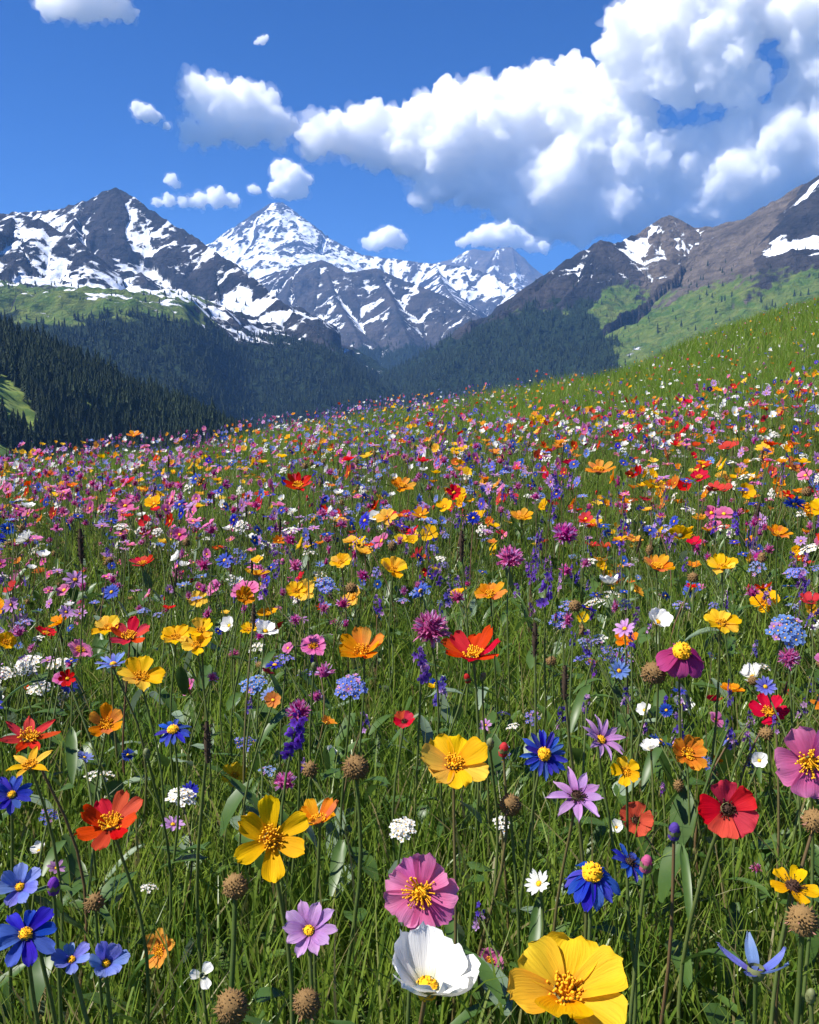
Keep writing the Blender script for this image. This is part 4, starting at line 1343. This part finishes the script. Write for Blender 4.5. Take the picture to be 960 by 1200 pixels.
hero('white_cosmos', 770, 730, 26, (.1, -.6, .8), 'white open flower left of the tall yellow flower', None, .40, dict(rise=.75), 0)
for _x, _y, _w, _l in ((627, 750, 9, 'tall nearly black plantain spike right of the red flower seen from the side'), (541, 640, 8, 'tall dark plantain spike in the middle of the meadow above the orange flower'), (95, 640, 9, 'tall dark brown plantain spike on the left side'),
                       (243, 870, 11, 'ragged dark brown spike right of the blue golden-button flower'), (662, 800, 9, 'dark spike left of the brown seed head under the purple flower')):
    hero('plantain_spike', _x, _y, _w * 4.2, (0, 0, 1), _l, None, .46, None, 0, cat='plant spike')

# ------------------------------------------------------------------ the mass of meadow flowers
ORD = ['closest', 'second closest', 'third closest', 'fourth closest', 'fifth closest', 'sixth closest', 'seventh closest', 'eighth closest', 'ninth closest', 'tenth closest', 'eleventh closest', 'twelfth closest']
EXTRA = dict(pink_clover=dict(D=.030, say='pink clover head', cat='flower'), violet_bellflower=dict(D=.030, say='violet bellflower', cat='flower'), white_yarrow=dict(D=.044, say='white yarrow', cat='flower'),
             forget_me_not=dict(D=.040, say='pale blue forget-me-not', cat='flower'), dry_seed_head=dict(D=.022, say='brown seed head', cat='seed head'), plantain_spike=dict(D=.040, say='dark plantain spike', cat='plant spike'),
             flower_bud=dict(D=.014, say='flower bud', cat='bud'))
ALL = {**{k: dict(D=v['D'], say=v['say'], cat='flower') for k, v in KINDS.items()}, **EXTRA}
NAMES = list(ALL)
fg = np.random.default_rng(404)


def variant_head(kind, seed, lod):
    g = G()
    if kind in KINDS:
        ps, c = head_parts(kind, seed, lod)
        for p in ps:
            g.join(p)
        return g, c
    return globe(kind, seed, lod), None


def tilt_dir(rg):
    """Heads look up, towards the viewer and a little to the sun."""
    d = np.array([rg.normal() * .50 - .10, -.50 + rg.normal() * .50, .85])
    return d / np.linalg.norm(d)


def single(kind, seed, lod):
    """One whole small flower with its stalk: head .30 above the foot."""
    rg = np.random.default_rng(seed + 900)
    R_ = ALL[kind]['D'] / 2
    g = G()
    top = np.array([rg.uniform(-.03, .03), rg.uniform(-.03, .03), .30])
    d = tilt_dir(rg) if kind not in ('plantain_spike', 'violet_bellflower', 'flower_bud', 'dry_seed_head') else np.array([rg.normal() * .12, rg.normal() * .12, 1])
    mx = trs(top, R_, basis(d, rg.uniform(0, 6.28)))
    a, c = variant_head(kind, seed, lod)
    g.join(a, mx)
    if c is not None:
        g.join(c, mx)
    P, V, F = stem_geo(rg, top - d * R_ * .15, .0017, .0012, (9, 6, 4)[lod], (6, 4, 3)[lod], d)
    g.add(V, F, 'stem')
    if lod < 2:
        V, F, t, s = blade_leaf(rg, rg.uniform(.05, .09), rg.uniform(.003, .008), rg.uniform(.5, 1.0), -.7, 5, 3)
        g.add(V @ rot('Z', rg.uniform(0, 6.28))[:3, :3].T + P[len(P) // 2], F, 'leaf', t, s)
    return g


# where they stand
zones = [(0.62, 1.0, 115), (1.0, 2.0, 580), (2.0, 4.0, 460), (4.0, 8.0, 200), (8.0, 15.5, 90), (15.5, 34.0, 30)]
A0, A1 = -0.74, 0.76
pr, pa = [], []
for r0, r1, den in zones:
    n = int(den * .5 * (A1 - A0) * (r1 * r1 - r0 * r0))
    pr.append(np.sqrt(fg.uniform(r0 * r0, r1 * r1, n)))
    pa.append(fg.uniform(A0, A1, n))
pr, pa = np.concatenate(pr), np.concatenate(pa)
fx, fy = pr * np.sin(pa), pr * np.cos(pa)
rc = np.interp(pa, _ca, _cr)
dens = 1 - .84 * sstep(.03, .17, pa) * sstep(5.5, 10, pr)
dens *= .45 + .85 * sstep(-.35, .35, fbm(fx / 1.6, fy / 1.6, 3, 3))
ok = (pr < rc + .8) & (fg.random(len(pr)) < dens)
fx, fy, pr, pa = fx[ok], fy[ok], pr[ok], pa[ok]
fz = ground_z(fx, fy)
NF = len(fx)
left, right, mid_ = 1 - sstep(-.22, .02, pa), sstep(.05, .28, pa), np.exp(-((pa + .02) / .17) ** 2)
upper = right * sstep(8, 13, pr)
W = {
    'yellow_cosmos': .75 + .35 * right + 1.2 * upper, 'orange_cosmos': .55 + .6 * right + .1 * left, 'red_anemone': .28 + .3 * right, 'red_poppy': .22 + .2 * right,
    'pink_cosmos': .45 + .7 * left, 'lilac_daisy': .50 + .9 * left, 'blue_cornflower': 1.1 + .7 * mid_, 'periwinkle_daisy': .70 + .4 * mid_,
    'white_cosmos': .22 + 1.0 * upper + .5 * right + .3 * left, 'pink_clover': 1.0 + 1.5 * left, 'violet_bellflower': 1.2 + .8 * mid_, 'white_yarrow': .6 + .5 * left + .5 * right,
    'forget_me_not': .55 + .4 * mid_, 'dry_seed_head': .45 * (pr < 5), 'plantain_spike': .22 * (pr < 9), 'flower_bud': .8 * (pr < 4)}
Wm = np.stack([W[k] * np.exp(3.4 * fbm(fx / 1.5, fy / 1.5, 2, 50 + 7 * i)) * np.exp(.9 * perlin(fx / .35, fy / .35, 80 + 5 * i)) for i, k in enumerate(NAMES)])
cum = np.cumsum(Wm / Wm.sum(0), 0)
kid = (fg.random(NF)[None, :] > cum).sum(0)
hgt = np.where(pr > 2.6, fg.uniform(.13, .45, NF), fg.uniform(.17, .39, NF)) * np.where(pr < 1.0, .80, 1.0) + .03 * (fg.random(NF) > .85)
for i, k in enumerate(NAMES):
    if k == 'plantain_spike':
        hgt[kid == i] += .09
    if k in ('white_yarrow', 'forget_me_not'):
        hgt[kid == i] *= .85
size = (.48 + .74 * fg.random(NF) ** 1.5) * np.where(pr > 1.9, 1.16, 1.0)
hpx, hpy, hdp = project(fx, fy, fz + hgt)
wpx = np.array([ALL[NAMES[k]]['D'] for k in kid]) * size * F_PX / hdp
free = ~((wpx > 36) & (pr < .95))
for hx_, hy_, hr_, hd_ in HEADS:
    near = np.hypot(fx, fy) < hd_ + .06
    hit = (np.hypot(hpx - hx_, hpy - hy_) < hr_ + wpx * .55)
    # stalks in front of a large flower
    sp = (np.abs(hpx - hx_) < hr_ * .8) & (hpy < hy_) & near & (np.hypot(fx, fy) > hd_ * .5)
    free &= ~((near & hit) | sp | (hit & (hr_ > 14)))
inview = (hpx > -12) & (hpx < 972) & (hpy < 1210) & free
order = np.argsort(-np.where(inview, wpx, -1))
heads_lo = {}
spots = {}
indiv = []
for q in order:
    k = NAMES[kid[q]]
    if inview[q] and KCOUNT.get(k, 0) < 290:
        KCOUNT[k] = KCOUNT.get(k, 0) + 1
        indiv.append(q)
    elif free[q]:
        spots.setdefault(k, []).append(q)

# shared shapes of each kind
NV = 7
heads0, heads1, singles1, singles2 = {}, {}, {}, {}
stems = []
for v in range(6):
    rg = np.random.default_rng(300 + v)
    P, V, F = stem_geo(rg, (0, 0, 1), .0018, .0013, 9, 6)
    # the radius must not be stretched: the stalk is only scaled along its length
    stems.append(G().add(V, F, 'stem').mesh('stem', np.full(len(V), rg.random())))
leaves_ = []
for v in range(6):
    rg = np.random.default_rng(330 + v)
    V, F, t, s = blade_leaf(rg, rg.uniform(.05, .10), rg.uniform(.004, .010), rg.uniform(.5, 1.1), rg.uniform(-1.2, -.3), 6, 3)
    leaves_.append(G().add(V, F, 'leaf', t, s).mesh('leaf', np.full(len(V), rg.random())))

lab = {}
mids = [q for q in indiv if wpx[q] >= 13]
HX = np.array([(a[0], a[1]) for a in HEROES])
for q in mids:
    d = np.hypot(HX[:, 0] - hpx[q], HX[:, 1] - hpy[q])
    h = int(np.argmin(d))
    dx, dy = hpx[q] - HX[h, 0], hpy[q] - HX[h, 1]
    side = ('right of' if dx > 0 else 'left of') if abs(dx) > abs(dy) else ('below' if dy > 0 else 'above')
    lab.setdefault((kid[q], h, side), []).append((d[h], q))
label_of = {}
for (k, h, side), lst in lab.items():
    for i, (d, q) in enumerate(sorted(lst)):
        if i < len(ORD):
            label_of[q] = f"{ORD[i]} {ALL[NAMES[k]]['say']} {side} the {HEROES[h][4]}"

mid_set = set(mids)
for q in indiv:
    k = NAMES[kid[q]]
    info = ALL[k]
    v = int(fg.integers(NV))
    if q in mid_set:
        big = wpx[q] > 26
        cache = heads0 if big else heads1
        if (k, v) not in cache:
            a, c = variant_head(k, 500 + 31 * NAMES.index(k) + v, 0 if big else 1)
            cache[(k, v)] = (a.mesh('corolla' if c is not None else 'flower_head'), c.mesh('disc') if c is not None else None)
        hm_, dm_ = cache[(k, v)]
        root = bpy.data.objects.new(k, None)
        root.empty_display_size = .05
        C.objects.link(root)
        root.location = (fx[q], fy[q], fz[q] - .004)
        d = tilt_dir(fg) if c is not None and k not in ('plantain_spike', 'violet_bellflower') else np.array([fg.normal() * .12, fg.normal() * .12 - .1, 1])
        if k in ('plantain_spike', 'violet_bellflower', 'flower_bud', 'dry_seed_head'):
            d = np.array([fg.normal() * .12, fg.normal() * .12 - .1, 1])
        R_ = info['D'] / 2 * size[q]
        top = np.array([0, 0, hgt[q]])
        mx = trs(top, R_, basis(d, fg.uniform(0, 6.28)))
        child('corolla' if dm_ is not None else 'flower_head', hm_, root, mx)
        if dm_ is not None:
            child('disc', dm_, root, mx)
        st = child('stem', stems[int(fg.integers(6))], root)
        st.scale = (1, 1, hgt[q] - R_ * .12)
        if pr[q] < 2.4:
            lf = child('leaf', leaves_[int(fg.integers(6))], root)
            lf.location = (0, 0, hgt[q] * fg.uniform(.25, .65))
            lf.rotation_euler = (0, 0, fg.uniform(0, 6.28))
        tag(root, label_of.get(q, f"{info['say']} in the crowded middle ground, away from the large flowers"), info['cat'], f"{info['say']}s in the meadow")
    else:
        lod = 1 if wpx[q] > 8 else 2
        cache = singles1 if lod == 1 else singles2
        if (k, v) not in cache:
            g = single(k, 700 + 31 * NAMES.index(k) + v, lod)
            cache[(k, v)] = g.mesh(k, np.zeros(g.n))
        o = link(k, cache[(k, v)])
        o.location = (fx[q], fy[q], fz[q] - .004)
        o.rotation_euler = (fg.normal() * .06, fg.normal() * .06, fg.normal() * .55)
        s_ = size[q]
        o.scale = (s_, s_, hgt[q] / .30)
        tag(o, f"small {info['say']} in the dense band of flowers towards the crest", info['cat'], f"small {info['say']}s towards the crest")

SINGLE_G = {}
for k, lst in spots.items():
    gs = []
    for v in range(6):
        if (k, v) not in SINGLE_G:
            SINGLE_G[(k, v)] = single(k, 700 + 31 * NAMES.index(k) + v, 2).arrays()
    VV, QQ, TT, qm, tm, pt, ps, rv, b = [], [], [], [], [], [], [], [], 0
    for q in lst:
        V, Q, T, a, c, p, s = SINGLE_G[(k, int(fg.integers(6)))]
        an = fg.normal() * .55
        ca, sa_ = math.cos(an), math.sin(an)
        s_ = size[q]
        VV.append(np.stack([(V[:, 0] * ca - V[:, 1] * sa_) * s_ + fx[q], (V[:, 0] * sa_ + V[:, 1] * ca) * s_ + fy[q], V[:, 2] * hgt[q] / .30 + fz[q] - .004], 1))
        QQ.append(Q + b)
        TT.append(T + b)
        qm += a
        tm += c
        pt.append(p)
        ps.append(s)
        rv.append(np.full(len(V), fg.random()))
        b += len(V)
    ks = list(dict.fromkeys(qm + tm))
    mi = [ks.index(x) for x in qm] + [ks.index(x) for x in tm]
    me = np_mesh(k, np.concatenate(VV), [np.concatenate(QQ), np.concatenate(TT)], [M[x] for x in ks], mi, True, dict(pt=np.concatenate(pt), ps=np.concatenate(ps), rv=np.concatenate(rv)))
    tag(link(k, me), f"farthest {ALL[k]['say']}s along the crest and up the slope", 'flowers', None, 'stuff')
print('flowers', NF, 'individual', len(indiv), 'mids', len(mids), {k: len(v) for k, v in spots.items()})


# ------------------------------------------------------------------ grass
def blades(r0, r1, a0, a1, den, L, Wd, nseg, rg, keep=None, bend=(.15, .75), ylw=.04):
    n = int(den * .5 * (a1 - a0) * (r1 * r1 - r0 * r0))
    r = np.sqrt(rg.uniform(r0 * r0, r1 * r1, n))
    a = rg.uniform(a0, a1, n)
    m = r < np.interp(np.clip(a, _ca[0], _ca[-1]), _ca, _cr) + 2.5
    x, y = r[m] * np.sin(a[m]), r[m] * np.cos(a[m])
    # tufts
    tf = fbm(x / .16, y / .16, 2, 91)
    m = rg.random(len(x)) < .55 + .9 * tf
    x, y = x[m], y[m]
    n = len(x)
    z = ground_z(x, y) - .006
    ll = rg.uniform(L[0], L[1], n) * (1 + .35 * fbm(x / .8, y / .8, 2, 95))
    ww = rg.uniform(Wd[0], Wd[1], n)
    ph = rg.uniform(0, 2 * np.pi, n)
    c = rg.uniform(bend[0], bend[1], n) ** 1.3
    lean = rg.normal(size=(n, 2)) * .17
    t = np.linspace(0, 1, nseg + 1)
    hor = c[:, None] * t ** 2.2 * ll[:, None] * .75
    up = ll[:, None] * (t - .35 * c[:, None] * t ** 2.6)
    cx = x[:, None] + np.cos(ph)[:, None] * hor + lean[:, :1] * t * ll[:, None]
    cy = y[:, None] + np.sin(ph)[:, None] * hor + lean[:, 1:] * t * ll[:, None]
    cz = z[:, None] + up
    tw = ph[:, None] + np.pi / 2 + rg.normal(size=n)[:, None] * .7 + rg.normal(size=n)[:, None] * .8 * t
    w_ = ww[:, None] * .5 * np.maximum(1 - t ** 1.8, .06) * (.75 + .5 * np.minimum(t * 3, 1) * .5)
    ox, oy = np.cos(tw) * w_, np.sin(tw) * w_
    V = np.stack([np.stack([cx - ox, cy - oy, cz], -1), np.stack([cx + ox, cy + oy, cz], -1)], 2).reshape(-1, 3)
    i = np.arange(n)[:, None] * (nseg + 1) * 2
    s = np.arange(nseg)[None, :] * 2
    b = (i + s).ravel()
    F = np.stack([b, b + 1, b + 3, b + 2], 1)
    rv = np.repeat(np.clip(.5 * rg.random(n) + .5 * (.5 + .8 * fbm(x / 1.1, y / 1.1, 3, 99)), 0, .999), (nseg + 1) * 2)
    return V, F, np.clip(rv * .8 + ylw, 0, .999)


gg = np.random.default_rng(55)
parts = [
    blades(0.20, 1.5, -1.25, 1.25, 9000, (.14, .27), (.0030, .0068), 6, gg),
    blades(1.5, 3.2, -1.0, 1.0, 6500, (.15, .29), (.0032, .0072), 5, gg),
    blades(3.2, 7.0, -.82, .84, 3200, (.18, .36), (.0034, .0070), 3, gg),
    blades(7.0, 16.0, -.70, .76, 1300, (.20, .38), (.006, .011), 3, gg, ylw=.20),
    blades(16.0, 36.0, -.30, .74, 480, (.24, .44), (.010, .018), 2, gg, ylw=.34),
]
# dead straw among the green
for pr_ in (blades(0.20, 3.2, -.74, .74, 520, (.08, .26), (.0018, .0036), 6, gg, bend=(.3, 1.2)), blades(3.2, 8.0, -.6, .62, 160, (.12, .34), (.003, .005), 3, gg, bend=(.2, 1.0))):
    parts.append((pr_[0], pr_[1], np.full(len(pr_[2]), (8 + .985) / 17.3)))
lush = parts[3:5]
parts = parts[:3] + parts[5:]
tag(link('grass', np_mesh('grass', np.concatenate([p[0] for p in lush]), np.concatenate([lush[0][1], lush[1][1] + len(lush[0][0])]), M['lush'], attrs=dict(rv=np.concatenate([p[2] for p in lush])))), 'yellow-green grass on the upper slope', 'grass', None, 'stuff')
b, VV, FF, RV = 0, [], [], []
for V, F, rv in parts:
    VV.append(V)
    FF.append(F + b)
    RV.append(rv)
    b += len(V)
tag(link('grass', np_mesh('grass', np.concatenate(VV), np.concatenate(FF), M['grass'], attrs=dict(rv=np.concatenate(RV)))), 'long green meadow grass between the flowers', 'grass', None, 'stuff')
print('grass faces', sum(len(f) for f in FF))

# low broad leaves under the flowers
lg = np.random.default_rng(66)
g = G()
rvs = []
for q in range(4200):
    r = math.sqrt(lg.uniform(.3 ** 2, 3.6 ** 2))
    a = lg.uniform(-.62, .62)
    x, y = r * math.sin(a), r * math.cos(a)
    V, F, t, s = petal(lg, lg.uniform(.025, .085), lg.uniform(.006, .024), 'broad' if lg.random() < .5 else 'point', lg.uniform(.1, 1.3), lg.uniform(-1.0, .1), .3, 0, .12, 0, 5, 3)
    mx = rot('Z', lg.uniform(0, 6.28))
    g.add(V @ mx[:3, :3].T + (x, y, float(ground_z(x, y)) + lg.uniform(.0, .19)), F, 'leaf' if lg.random() < .86 else 'pale', t, s)
    rvs.append(np.full(len(V), lg.random()))
tag(link('ground_cover', g.mesh('ground_cover', np.concatenate(rvs))), 'low broad green leaves under the flowers', 'leaves', None, 'stuff')

# ------------------------------------------------------------------ clouds
def cloud_mat(name, density):
    m, nt, out = new_mat(name)
    N = NT(nt)
    v = N.n('ShaderNodeVolumeScatter', None, Density=density, Anisotropy=0.0)
    v.inputs['Color'].default_value = (0.994, 0.995, 0.997, 1)
    nt.links.new(v.outputs[0], out.inputs['Volume'])
    return m


CLOUD = cloud_mat('cloud_vapour', 0.011)
DENSE = cloud_mat('small_cloud_vapour', 0.028)
VEIL = cloud_mat('cloud_veil', 0.0016)
_ico = {}


def ico(sub):
    if sub not in _ico:
        bm = bmesh.new()
        bmesh.ops.create_icosphere(bm, subdivisions=sub, radius=1.0)
        v = np.array([p.co[:] for p in bm.verts])
        f = np.array([[q.index for q in p.verts] for p in bm.faces])
        bm.free()
        _ico[sub] = (v, f)
    return _ico[sub]


def cloud(label, lobes, dist, voxel, layers=1, kids=16, amp=0.34, flat=0.75, seed=0):
    rg = np.random.default_rng(100 + seed)
    px2m = dist / F_PX
    balls = []
    for lx, ly, lr in lobes:
        for ly_ in range(layers):
            r = lr * px2m * (1 if ly_ == 0 else 0.85)
            c = at(lx, ly, dist + rg.uniform(-0.35, 0.35) * r + ly_ * r * 1.1)
            balls.append((c, r))
            for k in range(kids):
                d = rg.normal(size=3)
                d /= np.linalg.norm(d)
                if d[2] < -0.35:
                    d[2] *= -1
                q = r * rg.uniform(0.28, 0.55)
                balls.append((c + d * r * rg.uniform(0.72, 0.98), q))
    # ragged shreds round the outline
    for k in range(int(len(lobes) * 7)):
        lx, ly, lr = lobes[int(rg.integers(len(lobes)))]
        an = rg.uniform(0, 6.28)
        q = lr * rg.uniform(1.0, 1.32)
        balls.append((at(lx + q * math.cos(an), ly - q * math.sin(an) * .9, dist + rg.uniform(-.5, .5) * lr * px2m), px2m * rg.uniform(1.4, 1.4 + .12 * lr)))
    small = np.mean(sorted((r for c, r in balls), reverse=True)[:12]) / px2m < 13
    o = link('cloud', puff(balls, voxel, px2m, amp, seed, 0.0, 0.90, DENSE if small else CLOUD))
    v = link('veil', puff(balls, voxel * 1.3, px2m, amp * 1.5, seed + 5, (1.0 + 1.6 * min(1, lobes[0][2] / 15)) * px2m, 0.92, VEIL), o)
    return tag(o, label, 'cloud', None, 'stuff')


def voxelise(me, voxel):
    o = link('cloud', me)
    rm = o.modifiers.new('r', 'REMESH')
    rm.mode = 'VOXEL'
    rm.voxel_size = voxel
    dg = bpy.context.evaluated_depsgraph_get()
    me2 = bpy.data.meshes.new_from_object(o.evaluated_get(dg))
    bpy.data.objects.remove(o)
    bpy.data.meshes.remove(me)
    return me2


def puff(balls, voxel, px2m, amp, seed, grow, scale, mat):
    """One closed billowing surface round all the balls, roughened at five sizes."""
    v0, f0 = ico(2)
    V = np.concatenate([v0 * (r * scale + grow) + c for c, r in balls])
    F = np.concatenate([f0 + i * len(v0) for i in range(len(balls))])
    me2 = voxelise(np_mesh('cloud', V, F, mat), voxel)
    n = len(me2.vertices)
    co = np.empty(n * 3, np.float32)
    no = np.empty(n * 3, np.float32)
    me2.vertices.foreach_get('co', co)
    me2.vertices.foreach_get('normal', no)
    co = co.reshape(-1, 3).astype(float)
    no = no.reshape(-1, 3).astype(float)
    sz = min(1.0, float(np.mean(sorted((r for c, r in balls), reverse=True)[:12])) / px2m / 24)
    s = px2m * 24 * max(sz, .35)
    amp = amp * sz
    d = np.zeros(n)
    a, sc = 1.0, 1.0
    for k in range(5):
        d += a * (np.abs(perlin3(co / s * sc, seed + k)) * 2 - 0.45)
        a *= 0.65
        sc *= 2.1
    co += no * (d * px2m * 22 * amp)[:, None]
    me2.vertices.foreach_set('co', co.astype(np.float32).ravel())
    me2.update()
    me2 = voxelise(me2, voxel * 0.8)
    me2.materials.clear()
    me2.materials.append(mat)
    me2.polygons.foreach_set('use_smooth', np.ones(len(me2.polygons), bool))
    me2.name = 'cloud'
    return me2


if os.environ.get('NOCLOUD') != '1':
    CD = 13500.0
    VX = 18.0
    cloud('small white cloud cut off by the top edge above the dark mountain', [(58, 8, 12), (80, 4, 17), (105, -2, 24), (130, 4, 18), (148, 14, 9), (98, 14, 13)], CD, VX, seed=1)
    cloud('tiny wisp of cloud alone in the blue sky', [(301, 50, 1.8), (304, 49, 2.5), (307, 47, 3), (310, 45, 2.6), (313, 44, 1.8), (308, 50, 1.6), (303, 46, 1.4)], CD, 9, seed=2)
    cloud('bright white puffy cloud in the open sky between the two peaks', [(228, 102, 12), (240, 120, 18), (252, 112, 17), (262, 138, 25), (286, 124, 20), (296, 112, 11), (302, 140, 24), (322, 148, 17), (334, 149, 10), (224, 156, 12), (245, 158, 13), (290, 158, 14), (325, 165, 9), (270, 115, 12)], CD, VX, 2, seed=3)
    cloud('little round cloud beside the bright puffy cloud', [(162, 128, 7), (172, 134, 9), (182, 139, 6), (195, 148, 4)], 12300, 16, seed=4)
    cloud('small white cloud just over the snow peak', [(333, 204, 13), (347, 212, 14), (326, 224, 9), (350, 225, 9), (338, 220, 14)], 11900, 18, seed=5)
    cloud('thin flat cloud over the shoulder of the dark mountain', [(184, 238, 5), (198, 236, 7), (215, 237, 7), (234, 235, 9), (254, 233, 11), (272, 236, 8)], 11900, 16, kids=10, seed=6)
    cloud('tiny cloud puff above the thin flat cloud', [(201, 211, 6), (207, 217, 4)], 11900, 15, seed=7)
    cloud('tiny cloud puff left of the cloud over the snow peak', [(296, 222, 5), (302, 224, 4)], 11900, 15, seed=8)
    cloud('low white cloud above the snowy ridge in the middle', [(430, 287, 6), (441, 284, 10), (456, 278, 12), (468, 284, 8)], 11800, 18, seed=9)
    cloud('low white cloud hanging over the far blue peak', [(545, 284, 6), (560, 281, 9), (575, 278, 13), (592, 276, 13), (606, 281, 12), (621, 288, 9), (636, 291, 7)], 11800, 18, seed=10)
    cloud('wide grey-white cumulus bank spread across the right half of the sky', [
        (365, 178, 12), (376, 160, 18), (396, 158, 22), (420, 165, 26), (450, 153, 24), (470, 172, 30), (440, 182, 16), (500, 145, 26), (530, 135, 26), (500, 185, 33), (540, 175, 40), (568, 124, 26), (580, 160, 40),
        (608, 112, 22), (640, 103, 20), (630, 150, 42), (672, 98, 20), (692, 112, 24), (670, 150, 45), (720, 128, 28), (710, 170, 45), (560, 208, 34), (600, 215, 40), (650, 215, 45), (700, 220, 45), (755, 196, 42),
        (800, 207, 38), (850, 205, 45), (900, 200, 48), (945, 190, 45), (990, 180, 60), (612, 250, 28), (660, 255, 28), (710, 250, 28), (505, 224, 14), (490, 232, 9), (520, 222, 16), (640, 270, 18), (680, 272, 16), (750, 238, 38),
        (800, 245, 30), (850, 240, 30), (908, 152, 20), (940, 138, 34), (975, 120, 48), (885, 178, 28), (1040, 140, 60)], CD + 300, 24, 2, seed=11)
    cloud('tall cumulus head with a dark grey underside rising above the cloud bank', [
        (738, 36, 24), (728, 58, 20), (762, 22, 24), (776, 60, 38), (800, 22, 34), (822, 75, 38), (850, 40, 38), (848, 86, 34), (866, 108, 19), (795, 94, 24), (764, 85, 26), (720, 74, 12), (860, 4, 26), (830, -20, 40)], CD - 300, 23, 2, seed=12)
    cloud('white cloud edge in the upper right corner of the sky', [(912, 8, 20), (940, 18, 32), (932, 46, 11), (962, 55, 34), (990, 20, 50), (948, 88, 16)], CD, 36, 2, seed=13)

# ------------------------------------------------------------------ haze
hm, nt, out = new_mat('thin_haze')
pv = nt.nodes.new('ShaderNodeVolumePrincipled')
pv.inputs['Color'].default_value = (0.22, 0.48, 1.0, 1)
pv.inputs['Density'].default_value = 6.0e-5
pv.inputs['Anisotropy'].default_value = 0.0
nt.links.new(pv.outputs[0], out.inputs['Volume'])
if os.environ.get('NOHAZE') != '1':
    a, b, z0, z1 = 12600.0, 12600.0, -712.0, 2095.0
    V = [(sx * a, sy * b, z) for z in (z0, z1) for sx, sy in ((-1, -1), (1, -1), (1, 1), (-1, 1))]
    Fh = [(0, 3, 2, 1), (4, 5, 6, 7), (0, 1, 5, 4), (1, 2, 6, 5), (2, 3, 7, 6), (3, 0, 4, 7)]
    me = np_mesh('haze', np.array(V), np.array(Fh), hm, smooth=False)
    tag(link('haze', me), 'thin blue haze filling the valley air', 'haze', None, 'stuff')
